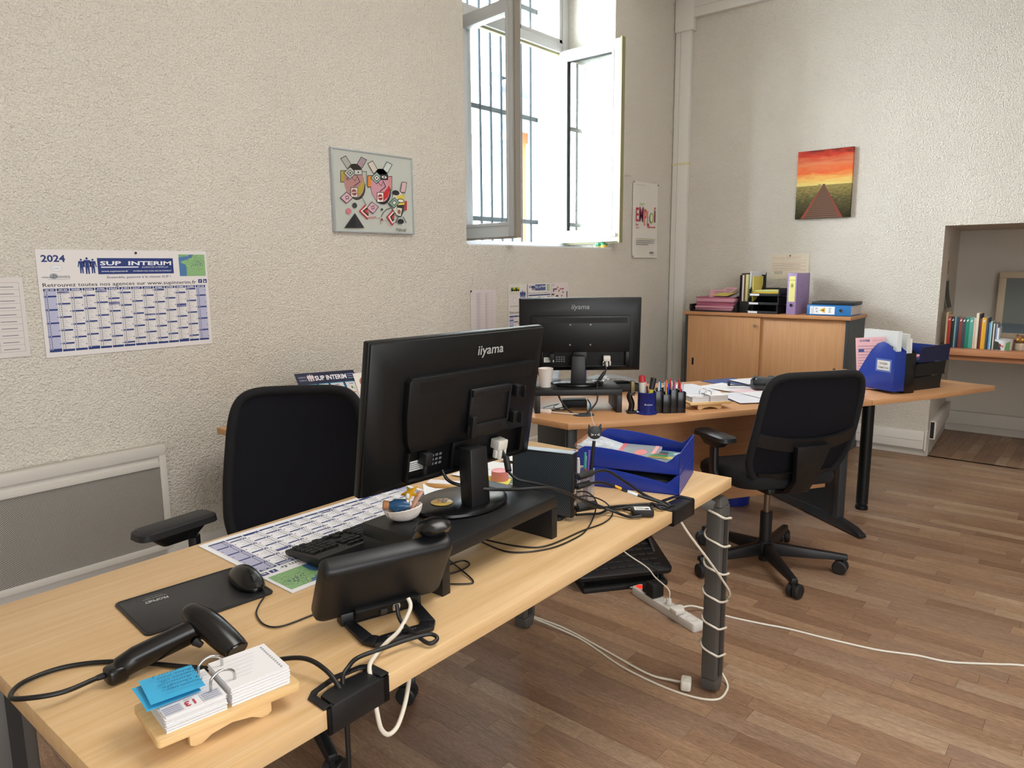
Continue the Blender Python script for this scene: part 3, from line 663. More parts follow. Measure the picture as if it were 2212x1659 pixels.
def year_planner(w, h):
    p = Print()
    p.text('2024', .025*w, h*.885, h*.062, NAVY, w=.125*w, bold=.03)
    p.disc(.10*w, .825*h, .032*w, '#c3cad6', ry=.03*h); p.L = 2; p.disc(.10*w, .825*h, .028*w, '#e6e6ea', ry=.026*h); p.L = 3; p.text('SOCABETT', .10*w, .818*h, .009*h, '#6c7892', 'C'); p.L = 1
    p.disc(.082*w, .752*h, .022*w, '#9aa0a6', ry=.026*h); p.L = 2; p.text('réseau', .02*w, .735*h, .022*h, '#41485c', w=.055*w); p.text('Domitis', .078*w, .735*h, .03*h, '#2b3450', w=.088*w); p.rect(.05*w, .722*h, .165*w, .724*h, '#41485c'); p.L = 1
    people(p, .265*w, .775*h, .15*h, NAVY)
    logo_box(p, .322*w, .765*h, .455*w, .155*h)
    p.text('Ensemble, passons à la vitesse SUP !', .37*w, .725*h, .022*h, NAVY, w=.385*w, bold=.008)
    p.text('Retrouvez toutes nos agences sur www.supinterim.fr', .02*w, .655*h, .036*h, '#16192a', w=.90*w, bold=.006)
    france(p, .815*w, .735*h, .175*w, .225*h); p.L = 1
    for k, ch in ((.935, 'f'), (.968, 'in')):
        p.rect(k*w, .66*h, (k+.026)*w, .70*h, NAVY); p.L = 2; p.text(ch, (k+.013)*w, .667*h, .024*h, '#eef0f6', 'C', bold=.03); p.L = 1
    x0, x1, yt, yb = .02*w, .985*w, .638*h, .06*h; cw = (x1-x0)/14; rh = (yt-yb-.03*h)/31
    for m in range(14):
        a = x0+m*cw; b = a+cw*.93
        p.L = 1; p.rect(a, yt-.024*h, b, yt, NAVY); p.rect(a, yb-.012*h, b, yb+.008*h, NAVY)
        if m in (0, 13): p.rect(a, yb+.012*h, b, yt-.026*h, LILAC)
        p.rect(b+cw*.03, yb, b+cw*.045, yt-.026*h, '#a9afc2')
        p.L = 2; p.text(MONTHS[m], (a+b)/2, yt-.019*h, .014*h, '#f2f3f8', 'C', w=(b-a)*.72, bold=.02)
        for d in range(31):
            y = yt-.028*h-(d+1)*rh; dow = (d+1-SUN[m]) % 7
            if dow == 0: p.rect(a, y+rh*.06, b, y+rh*.92, NAVY); p.L = 3; p.rect(a+cw*.06, y+rh*.35, a+cw*.10, y+rh*.7, '#dfe3ee'); p.rect(a+cw*.2, y+rh*.35, a+cw*.27, y+rh*.7, '#dfe3ee'); p.L = 2; continue
            p.rect(a+cw*.05, y+rh*.25, a+cw*.10, y+rh*.8, '#4c5266'); p.rect(a+cw*.20, y+rh*.25, a+cw*.27, y+rh*.8, '#3c4256'); p.rect(a+cw*.32, y+rh*.35, a+cw*(.46+.12*((d*7+m) % 3)), y+rh*.62, '#b3b7c6')
            if dow == 4: p.rect(a+cw*.84, y+rh*.2, a+cw*.92, y+rh*.75, '#60667a')
        if m in (1, 4, 5, 8, 11):
            y = yt-.028*h-{1: 1, 4: 1, 5: 8, 8: 15, 11: 11}[m]*rh; p.rect(a, y, b, y+rh*(1.6 if m == 5 else 1), '#8083ad')
    return p
YP = year_planner(.675, .42)
def sheet_thing(name, label, cat, T, w, h, mat=None, th=.0012, prt=None, rough=.6, group=None):
    """flat sheet in plane T (x right, y up, front towards +z); origin at its lower left corner"""
    t = thing(name, label, cat, T.translation, 0, group); L = Matrix(); L = T.copy(); L.translation = (0, 0, 0)
    a = MB(); a.T = L; a.box(0, w, 0, h, -th, 0); a.build('sheet', mat or PAPER, t)
    if prt: prt.build('print', L, t, rough)
    return t
XW = lambda x, z, tilt=0: frame((x, WY-.004, z), (math.cos(tilt), 0, math.sin(tilt)), (-math.sin(tilt), 0, math.cos(tilt)))
cw_ = sheet_thing('wall_calendar', 'white and blue 2024 planner calendar pinned to the wall over the heater', 'calendar', XW(.958, 1.0915), .676, .418, M('#e2dedd', .6), .003, YP)
MB().ball((.37, -.003, .408), .005, n=8).build('pin', M('#2a2a2a', .4), cw_)
dc = sheet_thing('desk_calendar', 'white and blue planner calendar lying upside down on the desk under the keyboard', 'calendar', frame((1.480, 1.7245, DZ+.0026), (-1, .002, 0), (-.002, -1, 0)), .676, .418, M('#eff0f4', .5), .0022, YP, .4)
# ------------------------------------------------------------------ keyboard and mouse
kb = thing('keyboard', 'black computer keyboard on the desk calendar', 'keyboard', (1.128, 1.428, DZ+.0032), math.pi-.006)
KT = Matrix.Rotation(R_(6.0), 4, 'X')      # local: +y away from the typist, raised
a = MB(); a.T = Matrix.Translation((0, 0, .008)); a.loft([[(-.22, -.068, -.006), (.22, -.068, -.006), (.22, .068, -.002), (-.22, .068, -.002)], [(-.222, -.07, .002), (.222, -.07, .002), (.222, .07, .017), (-.222, .07, .017)], [(-.219, -.067, .006), (.219, -.067, .006), (.219, .067, .021), (-.219, .067, .021)]])
a.build('case', BLACKP, kb, bevel=.0015)
kd = {}
def key(x, y, w, d=.0155):
    kk = (round(w, 4), d)
    if kk not in kd:
        o = MB().prism([(-w/2, -d/2), (w/2, -d/2), (w/2, d/2), (-w/2, d/2)], 0, .006, top=[(-w/2+.0016, -d/2+.0014), (w/2-.0016, -d/2+.0014), (w/2-.0016, d/2-.0014), (-w/2+.0016, d/2-.0014)]).build('key', BLACKP, None, bevel=.0006); kd[kk] = o.data; bpy.data.objects.remove(o)
    o = bpy.data.objects.new('key', kd[kk]); COL.objects.link(o); o.parent = kb
    o.location = (x, y, .014+(y+.067)/.134*.015); o.rotation_euler = (R_(6.2), 0, 0)
u = .0185
rows = [(.052, [1]*1), ]
ys = [-.050, -.031, -.012, .007, .026]
for r_, (y, ws) in enumerate(zip(ys, [[1.25, 1.25, 1.25, 6.1, 1.25, 1.25, 1.25, 1.25], [1.25]+[1]*11+[2.6], [1.75]+[1]*11+[2.1], [1.5]+[1]*12+[1.35], [1]*13+[1.85]])):
    x = -.212
    for w in ws: key(x+w*u/2, y, w*u-.0012); x += w*u
for k in range(13): key(-.212+u*.5+k*.0212, .052, .0168, .012)
for k in range(3):
    key(.0745+k*u+.004, .052, .0168, .012); key(.0745+k*u+.004, .026, u-.0012); key(.0745+k*u+.004, .007, u-.0012); key(.0745+k*u+.004, -.050, u-.0012)
key(.0745+u+.004, -.031, u-.0012)
for k in range(4):
    for j, y in enumerate(ys):
        if (k, j) == (1, 0): continue
        key(.142+k*u+.004-(.5*u if (k, j) == (0, 0) and 0 else 0), y, u-.0012)
pd = thing('mouse_pad', 'black faux leather mouse pad with silver lettering', 'mouse pad', (.658, 1.445, DZ+.0004), R_(-4.5))
a = MB(); a.prism(rrect(.262, .194, .014, 5), 0, .004); a.build('pad', M('#1c1d20', .42, bump=.0002, bscale=700), pd, bevel=.0015)
a = MB(); st = rrect(.252, .184, .012, 5)
a.tube([(x, y, .0041) for x, y in st], .0006, 5, sub=1, close=True); a.build('stitching', M('#0c0c0d', .6), pd)
p = Print(); p.text("PROP'NET", 0, 0, .012, '#c8c8c8', 'C', w=.046, bold=.012); p.text('Nettoyage et Hygiène', 0, -.011, .006, '#a5a5a5', 'C', w=.045); p.text('Prop service', 0, -.02, .005, '#8c8c8c', 'C', w=.032); p.build('lettering', T3((-.062, .052, .0045), math.pi-.05), pd)
ms = thing('computer_mouse', 'black wired mouse on the edge of the mouse pad', 'mouse', (.764, 1.425, DZ+.0048), R_(172))
def shell(L, W, H, z0, f):
    rings = []
    for i in range(13):
        t = i/12; y = -L/2+L*t; k = math.sin(math.pi*min(.985, max(.015, t)))**.45
        wd = W/2*k*(.92+.08*math.cos(2*math.pi*t)); hh = H*(.42+.58*math.sin(math.pi*(t*.8+.14))**1.2)*k**.5
        rings.append([(wd*math.cos(R_(x)), y, z0+max(0, hh*math.sin(R_(x)))*1.0) for x in range(0, 181, 15)]+[(-wd*.9, y, 0), (wd*.9, y, 0)])
    return rings
a = MB(); a.loft(shell(.128, .071, .034, .004, 0)); a.build('body', BLACKG, ms, smooth=50)
a = MB(); a.T = T3((0, .042, .0235)); a.lathe([(.0015, -.004), (.010, -.004), (.0105, 0), (.010, .004), (.0015, .004)], 16, 0, Matrix.Rotation(R_(90), 4, 'Y')); a.build('scroll_wheel', M('#2c2e31', .6), ms, smooth=40)
MB().tube([(0, .012, .0373), (0, .03, .0345), (0, .052, .026)], .0007, 5).build('button_gap', M('#020202', .8), ms)
cable('mouse_cable', 'thin black mouse cable curving over the beech desk', [(.765, 1.362, .752), (.757, 1.338, .746), (.726, 1.31, .743), (.700, 1.275, .743), (.688, 1.225, .743), (.704, 1.195, .743), (.763, 1.188, .743), (.83, 1.19, .743)], .0018, CABLEB)
# ------------------------------------------------------------------ desk phone
ph = thing('desk_phone', 'black desk phone seen from behind on its wire-shaped stand', 'telephone', (.857, 1.066, DZ), R_(-17.6))
PT = Matrix.Translation((0, .0, .090)) @ Matrix.Rotation(R_(31), 4, 'X')
def slab(w, h, r, y, cx=0, cz=0, n=5): return [(x, y, z) for x, z in rrect(w, h, r, n, cx, cz)]
a = MB(); a.T = PT
a.loft([slab(.262, .152, .012, .016), slab(.266, .156, .013, .010), slab(.267, .157, .014, -.004), slab(.264, .154, .015, -.013), slab(.256, .147, .017, -.0185), slab(.235, .13, .02, -.021), slab(.18, .08, .02, -.022)])
a.build('body', BLACKP, ph, smooth=45)
a = MB(); a.T = PT; a.box(-.10, .10, .016, .018, -.06, .06); a.build('keypad_face', M('#1d1f22', .4), ph)
a = MB(); a.T = PT; a.box(-.06, .075, -.034, -.020, -.076, -.050); a.build('socket_bay', M('#08090a', .5), ph, bevel=.003)
a = MB(); a.T = PT; a.box(.018, .032, -.040, -.030, -.068, -.054); a.build('network_plug', M('#b9b3a4', .4), ph, bevel=.001)
a = MB(); a.T = PT; a.box(-.008, .006, -.039, -.030, -.072, -.060); a.build('line_plug', M('#3c3c3c', .3), ph, bevel=.001)
a = MB(); a.T = PT                                                   # handset lying on the user's left, its end standing above the body
a.loft([[(.100+.034*math.cos(q)*k, .030+.022*math.sin(q)*k+b, z) for q in [2*math.pi*i/14 for i in range(14)]] for z, k, b in ((-.085, .75, .0), (-.07, 1, .0), (-.03, .9, .012), (.04, .9, .014), (.078, 1.05, .002), (.094, 1.1, -.008), (.106, .85, -.014), (.110, .4, -.016))])
a.build('handset', BLACKG, ph, smooth=50)
a = MB(); a.cyl((-.085, .024, .030), (.085, .024, .030), .011, 14); a.build('hinge', BLACKP, ph, smooth=40)
FT = [(-.082, .035), (.082, .035), (.075, -.075), (.06, -.098), (-.06, -.098), (-.075, -.075)]; FI = [(-.060, .012), (.060, .012), (.050, -.062), (.040, -.072), (-.040, -.072), (-.050, -.062)]
a = MB()
for i in range(6):
    j = (i+1) % 6; a.prism([FT[i], FT[j], FI[j], FI[i]], .001, .010)
a.box(-.085, .085, .012, .04, .001, .026); a.build('stand_foot', BLACKP, ph, bevel=.002)
p = Print(); p.text('ALE-20 DC 5V', 0, 0, .006, '#6e6e6e', 'C', w=.06); p.build('moulded_marking', T3((.0, -.088, .0104)), ph)
def ph_w(t): pass
cable('phone_line', 'pale grey flat phone line dropping from the phone into the grommet', [(.866, 1.005, .800), (.862, .995, .783), (.825, .985, .757), (.785, .975, .752), (.741, .955, .751), (.716, .938, .747), (.705, .915, .72), (.702, .905, .69), (.706, .90, .655), (.722, .90, .635), (.748, .905, .638), (.782, .92, .67), (.815, .95, .70), (.83, 1.0, .708)], .0042, CABLEW)
cable('telephone_cable', 'black phone cord folded over the phone stand', [(.843, 1.012, .793), (.84, .998, .765), (.835, .95, .755), (.838, .918, .748), (.855, .914, .752), (.850, .930, .757), (.81, .946, .757), (.77, .955, .757), (.716, .966, .757), (.685, .955, .757), (.665, .945, .747), (.660, .925, .71)], .004, CABLEB)
cable('hanging_cable', 'black cable hanging below the near end of the front desk', [(.655, .928, .71), (.655, .925, .66), (.652, .925, .55), (.635, .93, .42), (.60, .95, .32), (.55, 1.0, .25)], .0045, CABLEB)
# ------------------------------------------------------------------ barcode scanner
sc_ = thing('barcode_scanner', 'black hand held barcode scanner lying on the desk', 'scanner', (.50, 1.215, DZ), 0)
def limb(m, pts, n=14, mi=0):
    """loft of ellipses: (centre, axis-dir, half width, half height, up)"""
    rings = []
    for c, d, w, h, upv in pts:
        d = Vector(d).normalized(); s_ = d.cross(Vector(upv)).normalized(); q = s_.cross(d)
        rings.append([Vector(c)+s_*w*math.cos(2*math.pi*k/n)+q*h*math.sin(2*math.pi*k/n) for k in range(n)])
    m.loft(rings, mi)
a = MB(); hd = (.94, -.16, .18); U = (0, 0, 1)
limb(a, [((-.076, .036, .014), hd, .012, .012, U), ((-.072, .035, .019), hd, .019, .019, U), ((-.045, .030, .028), hd, .0195, .022, U), ((.0, .022, .037), hd, .0185, .022, U), ((.035, .015, .044), hd, .0185, .022, U), ((.058, .011, .048), hd, .019, .022, U), ((.078, .008, .052), hd, .02, .024, U)])
a.build('handle', BLACKG, sc_, smooth=60)
a = MB(); a.box(-.094, -.060, .014, .048, .001, .030); a.build('butt', BLACKG, sc_, bevel=.008, seg=3)
a = MB(); hv = (.10, -.80, -.38); V = (.2, -.35, .9)
limb(a, [((.058, .050, .078), hv, .004, .004, V), ((.060, .046, .0765), hv, .014, .010, V), ((.062, .036, .073), hv, .021, .016, V), ((.067, .014, .064), hv, .026, .0205, V), ((.073, -.012, .052), hv, .0275, .022, V), ((.079, -.038, .039), hv, .0275, .021, V), ((.084, -.060, .028), hv, .0265, .0185, V), ((.0865, -.070, .023), hv, .024, .0165, V)])
a.build('head', BLACKG, sc_, smooth=60)
a = MB(); limb(a, [((.0866, -.0702, .023), hv, .021, .014, V), ((.0872, -.0725, .022), hv, .02, .013, V)]); a.build('scan_window', M('#0a0506', .1), sc_)
a = MB(); limb(a, [((.044, -.004, .034), (.2, -.7, -.5), .006, .010, U), ((.052, -.012, .026), (.3, -.7, -.5), .005, .006, U)]); a.build('trigger', M('#303236', .5), sc_, smooth=50)
cable('scanner_cable', 'black scanner cable looping over the left edge of the desk', [(.428, 1.252, .755), (.397, 1.252, .757), (.345, 1.245, .760), (.305, 1.262, .762), (.285, 1.30, .757), (.318, 1.352, .748), (.383, 1.355, .745), (.45, 1.30, .745), (.515, 1.195, .745), (.565, 1.118, .746), (.612, 1.075, .757), (.642, 1.02, .768), (.650, .965, .760), (.652, .93, .735), (.652, .92, .71)], .0042, CABLEB,
      lambda t: MB().tube([(.445, 1.25, .757), (.42, 1.252, .756), (.395, 1.252, .757)], .0065, 8, rs=(.0085, .0048)).build('strain_relief', BLACKM, t))
# ------------------------------------------------------------------ daily block calendars on pine stands
def block_calendar(label, loc, rz, notes, day, group):
    t = thing('block_calendar', label, 'calendar', loc, rz, group)
    a = MB(); a.prism(rrect(.215, .118, .006, 3), .026, .038); a.build('tray', PINE, t, bevel=.002)
    for sy in (-.042, .042):
        pr = [(-.062, .026), (.062, .026), (.062, .004), (.055, 0), (.045, 0), (.03, .008), (0, .013), (-.03, .008), (-.045, 0), (-.055, 0), (-.062, .004)]
        a = MB(); a.T = Matrix.Translation((0, sy, 0)) @ Matrix.Rotation(R_(90), 4, 'X'); a.prism(pr, -.006, .006); a.build('foot_rail', PINE, t, bevel=.0015)
    PG = M('#e9e8ea', .75); r = random.Random(int(rz*100)+3)
    def pages(name, x0, x1, z1, n):
        a = MB(); 
        for k in range(n):
            z = .038+(z1-.038)*k/n; e = r.uniform(-.0014, .0014); f = r.uniform(-.0012, .0012); a.box(x0+e, x1+e, -.048+f, .048+f, z, .038+(z1-.038)*(k+.82)/n)
        return a.build(name, PG, t)
    L_ = pages('left_pages', -.092, -.006, .062, 16); R__ = pages('right_pages', .002, .094, .068, 18)
    for y in (-.026, .026):
        MB().tube([(-.020, y, .040), (-.020, y, .074), (-.016, y, .084), (-.004, y, .090), (.010, y, .086), (.016, y, .078), (.016, y, .060)], .0022, 8).build('ring', CHROME, t, smooth=60)
    q = Print(.0002)
    for j in range(2): q.rect(-.040+.055*j, .022, -.012+.055*j, .044, '#cfd0da')
    q.L = 2
    for j in range(2):
        for k in range(4): q.rect(-.038+.055*j, .025+.005*k, -.014+.055*j, .0265+.005*k, '#7d82a0')
    q.text(day, .004, .027, .014, '#c23b52', 'C', bold=.02); q.text('LUNDI', .004, .021, .003, '#55596b', 'C')
    for k in range(6): q.rect(-.042, -.036+.009*k, .042, -.0353+.009*k, '#b9bcca')
    q.build('page_print', T3((-.049, 0, .0623), R_(180)), t)
    q = Print(.0002)
    for k in range(12): q.rect(.034, -.042+.007*k, .037, -.0395+.007*k, '#8a8c96')
    for k in range(6): q.rect(-.03, .03-.011*k, .02-.005*k, .0306-.011*k, '#c9cad4')
    q.build('page_print', T3((.049, 0, .0683)), t)
    if notes:
        for k, (dz, dx, rz_) in enumerate(((.0655, -.008, .02), (.072, .0, -.04))):
            g = [[(-.040+.076*j/6, -.030+.072*i/5, .004*math.sin(i/5*2.2)*(1-j/9)) for j in range(7)] for i in range(6)]
            a = MB(); a.T = T3((-.060+dx, .012, dz), rz_); a.sheet(g, .0004); o = a.build('sticky_note', M('#3aa9d8', .6), t, smooth=60)
        p = Print(.0003)
        for k, s in enumerate(('Photos ugo', '4 Google', 'L Annonce', '(aventure CPI', 'affiches, jeune', 'Reunion )')): p.text(s, -.036, .016-.010*k, .006, '#1e5f86', w=.05+.004*(k % 3), shear=.3)
        p.build('handwriting', T3((-.060, .012, .0786), math.pi-.04), t)
    return t
block_calendar('open block calendar on a pine stand with blue sticky notes', (.488, 1.018, DZ), R_(-7.5), True, '13', None)
# ------------------------------------------------------------------ small things on the front desk
def stripes():
    t = NT('slanted_louvre_case'); v = t.coords((1, 1, 1), (R_(-52), 0, 0)); sp = t.new('ShaderNodeSeparateXYZ'); t.link(v, sp.inputs[0])
    f = t.math('FRACT', t.math('ADD', t.math('DIVIDE', sp.outputs[2], .0052), 50)); k = t.math('LESS_THAN', f, .45)
    t.set(.42, 0, .5, t.mix(k, lin('#39434b'), lin('#0b0d10'))); t.bump(k, .5, .001); return t.m
pc = thing('mini_computer', 'small black upright desktop computer with slanted louvre side', 'computer', (1.543, 1.10, DZ), R_(15.3))
MB().box(.0, .036, .0, .18, .010, .189).build('case', BLACKP, pc, bevel=.0015)
MB().box(-.0012, .0002, .006, .174, .014, .185).build('louvre_side', stripes(), pc)
a = MB(); a.box(.002, .034, .002, .178, .1892, .1905); a.build('top_grille', M('#8a949e', .4), pc)
a = MB(); a.prism(rrect(.06, .12, .01, 3, .018, .09), 0, .010); a.build('foot', BLACKM, pc)
mb = MB()
for z, h in ((.035, .02), (.075, .012), (.095, .012), (.115, .018)): mb.box(.008, .026, -.0015, .001, z, z+h)
mb.build('ports', CHROME, pc)
a = MB(); a.cyl((.018, -.001, .045), (.018, -.006, .045), .005, 10); a.build('antenna_knob', M('#8a7f70', .4), pc)
# pen pot with pens and the cat pen
pt = thing('clear_pen_pot', 'clear plastic pen pot behind the small desktop computer', 'pen holder', (1.705, 1.185, DZ), .3)
t = NT('clear_plastic'); t.set(.12, 0, .5, (.86, .86, .9, 1)); t.b.inputs['Transmission Weight'].default_value = .85; t.b.inputs['IOR'].default_value = 1.3; CLEAR = t.m
mb = MB(); w = .032
for q in ((-w, w, -w, -w+.002), (-w, w, w-.002, w), (-w, -w+.002, -w, w), (w-.002, w, -w, w)): mb.box(q[0], q[1], q[2], q[3], .0, .095)
mb.box(-w, w, -w, w, 0, .003); mb.build('pot', CLEAR, pt)
def pen(label, x, y, z, dx, dy, L, col, cap=None, r=.0042, group=None, name='pen'):
    t = thing(name, label, 'pen', (x, y, z), 0, group); d = Vector((dx, dy, 1)).normalized()
    MB().cyl((0, 0, 0), d*L*.75, r, 10).build('barrel', M(col, .4), t, smooth=40)
    MB().cyl(d*L*.70, d*L, r*1.12, 10, r2=r*.85).build('cap', M(cap or col, .4), t, smooth=40)
    e = d*L*.72; MB().tube([e+Vector((r*1.5, 0, 0)), e+d*L*.2+Vector((r*1.6, 0, 0))], .0011, 5).build('clip', M('#b9bcc2', .3, .7), t)
    return t
for (x, y, dx, dy, L, c, c2, lb) in ((1.69, 1.175, -.12, .05, .14, '#d9c8a6', '#d8b98e', 'pale wooden pencil in the clear pen pot'), (1.70, 1.17, .06, .02, .145, '#2e8f8a', '#2e8f8a', 'teal felt pen in the clear pen pot'), (1.712, 1.172, .05, -.04, .15, '#6c4aa8', '#6c4aa8', 'purple felt pen in the clear pen pot'), (1.70, 1.19, .0, .1, .15, '#2c3f9a', '#2c3f9a', 'blue felt pen in the clear pen pot'), (1.688, 1.182, -.08, -.05, .135, '#e4e4e0', '#cfcfcb', 'white marker in the clear pen pot'), (1.697, 1.168, -.02, -.06, .10, '#b5603a', '#8d4527', 'brown pencil in the clear pen pot')):
    pen(lb, x, y, DZ+.0045, dx, dy, L, c, c2)
ct = thing('cat_head_pen', 'black pen topped with a cat head, standing by the blue trays', 'pen', (1.715, 1.165, DZ+.0045), R_(-46))
d = Vector((.085, 0, 1)).normalized()
MB().cyl((0, 0, 0), d*.180, .005, 12).build('stem', BLACKM, ct, smooth=40)
c = d*.205; mb = MB(); mb.ball(c, .0215, .010, .020, 20); mb.build('head', M('#2d3033', .6), ct, smooth=60)
for s in (-1, 1): MB().prism([(s*.007, 0), (s*.020, 0), (s*.018, .016)], -.005, .005, 0, Matrix.Translation(c+Vector((0, 0, .010))) @ Matrix.Rotation(R_(90), 4, 'X')).build('ear', M('#2d3033', .6), ct, bevel=.001)
p = Print(.0002); p.disc(0, -.004, .0016, '#e8e8e8', 8)
for s in (-1, 1):
    for k in (-1, 0, 1): p.line([(s*.005, -.004), (s*.013, -.004+.0035*k)], .0009, '#dcdcdc')
p.build('face', frame(c+Vector((0, -.0102, 0)), (1, 0, 0), (0, 0, 1)), ct)
MB().tube([c+Vector((0, 0, .02)), c+Vector((-.008, 0, .04)), c+Vector((-.012, 0, .062))], .0009, 5).build('whisker_wire', M('#cfcfcf', .4), ct)
# stacked letter trays: local x runs along the long side, the tray lies on the -y side
BLUE = M('#16308f', .36); BLUED = M('#12266f', .4)
def letter_tray(label, loc, rz, L, W, prof, end, mat, group=None, th=.003):
    t = thing('letter_tray', label, 'letter tray', loc, rz, group)
    for nm, y in (('near_side', -th), ('far_side', -W)):
        a = MB(); a.T = Matrix.Translation((0, y+th, 0)) @ Matrix.Rotation(R_(90), 4, 'X'); a.prism(prof, 0, th); a.build(nm, mat, t, bevel=.0007)
    MB().box(0, L, -W, 0, 0, .003).build('bottom', mat, t); MB().box(0, th, -W, 0, 0, end).build('end_wall', mat, t)
    MB().box(L-th, L, -W, 0, 0, .014).build('front_lip', mat, t); return t
def tprof(L, h): 
    pr = [(0, 0), (0, h*1.05), (.006, h*1.03), (.014, h*.93), (.026, h*.72), (.040, h*.56)]
    for k in range(1, 9): pr.append((.040+(L-.095)*k/8, h*(.56+.46*math.sin(math.pi/2*k/8*.96))))
    pr += [(L-.03, h*1.0), (L-.012, h*.82), (L, h*.5), (L, 0)]; return pr
TRO = (1.931, .981); ta = R_(107.5)
TRO_L = 'blue plastic letter tray, %s of the two stacked on the foreground desk'
letter_tray(TRO_L % 'lower', (*TRO, DZ), ta, .33, .272, tprof(.33, .062), .062, BLUE)
letter_tray(TRO_L % 'upper', (TRO[0]+.004, TRO[1]+.003, DZ+.0625), ta, .33, .272, tprof(.33, .064), .066, BLUE)
tm = Matrix.Translation((*TRO, DZ)) @ Matrix.Rotation(ta, 4, 'Z')
def inT(x, y, z): v = tm @ Vector((x, y, z)); return (v.x, v.y, v.z)
nbk = thing('spiral_notebook', 'spiral bound notebook standing up in the upper blue tray', 'notebook', inT(.225, -.16, .068), ta)
NT_ = Matrix.Rotation(R_(-14), 4, 'Y'); a = MB(); a.T = NT_; a.box(0, .13, -.085, .085, 0, .012); a.build('pages', M('#e2dee0', .7), nbk)
a = MB(); a.T = NT_; a.box(-.001, .131, -.087, .087, .0122, .0135); a.build('cover', M('#b9c0c6', .5, noise=.35, nscale=25), nbk)
for k in range(15):
    a = MB(); a.T = NT_; a.tube([(.131+.008*math.cos(q), -.075+.0107*k, .007+.010*math.sin(q)) for q in [2*math.pi*i/10 for i in range(10)]], .0013, 5, sub=2, close=True); a.build('coil', M('#c98c5e', .35, .8), nbk)
def deco(name, label, cat, loc, rz, w, h, th, base, blobs, tilt=0):
    t = thing(name, label, cat, loc, rz); a = MB(); a.T = Matrix.Rotation(tilt, 4, 'Y'); a.box(-w/2, w/2, -h/2, h/2, 0, th); a.build('body', M('#e9e4e4', .6), t)
    p = Print(.0002); p.rect(-w/2, -h/2, w/2, h/2, base); p.L = 2
    for b in blobs:
        if b[0] == 'r': p.rect(*b[1:])
        elif b[0] == 'd': p.disc(*b[1:5], 12, b[6])
        else: p.poly(*b[1:])
        p.L += 1
    p.build('cover_print', Matrix.Rotation(tilt, 4, 'Y') @ Matrix.Translation((0, 0, th)), t, .35); return t
deco('magazine', 'glossy magazine with grey and pink cover in the upper blue tray', 'magazine', inT(.165, -.135, .074), ta+R_(90), .20, .13, .008, '#8a9094',
     [('r', -.1, -.065, .1, -.052, '#d66a6e'), ('d', -.02, .01, .03, '#d8837f', 12, .02), ('r', -.1, .045, .1, .058, '#e2a3a5'), ('d', .05, -.02, .03, '#5d6468', 12, .02), ('r', .02, -.03, .08, -.01, '#7f9a98')], R_(4))
deco('flyer', 'pale pink printed flyer lying in the upper blue tray', 'flyer', inT(.11, -.15, .069), ta+R_(90), .20, .10, .002, '#e3c8cc', [('r', -.08, -.03+.012*k, .05, -.026+.012*k, '#b08f96') for k in range(5)])
pp = deco('felt_pen_pack', 'colourful pack of felt pens at the right end of the upper blue tray', 'pen pack', inT(.062, -.14, .074), ta+R_(90), .19, .115, .010, '#6d9a98',
     [('r', -.095, .035, .095, .0575, '#d8686c'), ('d', -.05, .02, .026, '#c9d5d3', 12, .012), ('d', .045, .012, .026, '#d8c766', 12, .016)]+[('r', -.080+.028*k, -.052, -.066+.028*k, -.012+.004*k, c_) for k, c_ in enumerate(('#2e6f8e', '#2a2d33', '#c4474c', '#2f9a54', '#86b83a', '#e0a02e'))], R_(-6))
tag(MB().box(-.10, .10, -.12, .12, 0, .034).build('document_case', M('#26282b', .6), None, bevel=.004), 'black document case inside the lower blue tray', 'case'); o = bpy.data.objects['document_case']; o.location = inT(.12, -.14, .0035); o.rotation_euler = (0, 0, ta)
# ornament, badge, jar, notes, papers
sh = thing('shell_ornament', 'seashell ornament with cork bottle and yellow starfish on the black riser', 'ornament', (1.060, 1.236, .8515), R_(-35))
SHW = M('#e9dfd6', .5, noise=.08, nscale=60)
rings = []; N = 40
for i, (rr, z) in enumerate(((.002, 0), (.016, .0005), (.024, .006), (.029, .015), (.031, .024), (.029, .025), (.024, .016))):
    rings.append([(1.15*rr*(1+.035*math.cos(20*q))*math.cos(q), .82*rr*(1+.035*math.cos(20*q))*math.sin(q), z*(1+.18*math.cos(q))) for q in [2*math.pi*k/N for k in range(N)]])
a = MB(); a.loft(rings, 0, True); a.build('shell_bowl', SHW, sh, smooth=50)
MB().lathe([(.001, .014), (.024, .014), (.024, .0175), (.001, .0185)], 20, 0, None, 1.1, .8).build('sand', M('#c9a878', .8), sh)
bo = Matrix.Translation((-.008, .0, .028)) @ Matrix.Rotation(R_(-82), 4, 'Y')
MB().lathe([(.001, -.020), (.012, -.019), (.0135, -.008), (.0125, .010), (.008, .016), (.0075, .022), (.001, .022)], 16, 0, bo).build('glass_bottle', M('#3e6f9e', .08, trans=.5), sh, smooth=50)
MB().lathe([(.001, .020), (.0085, .020), (.0095, .030), (.001, .031)], 14, 0, bo).build('cork', M('#b9825a', .8), sh, smooth=40)
a = MB()
for k in range(9): a.ball((-.004+.003*(k % 3-1)*2.2, -.009+.002*(k//3), .026+.0035*(k//3)), .0036, n=8)
a.build('silver_pebbles', M('#c4c8cc', .25, .3), sh, smooth=60)
star = []
for k in range(10): q = 2*math.pi*k/10+.3; r_ = .021 if k % 2 == 0 else .0075; star.append((r_*math.cos(q), r_*math.sin(q)))
MB().prism(star, -.003, .004, 0, T3((.014, .006, .050), 0, R_(35), R_(-25)), top=[(x*.7, y*.7) for x, y in star]).build('starfish', M('#d8a318', .55), sh, bevel=.001)
a = MB()
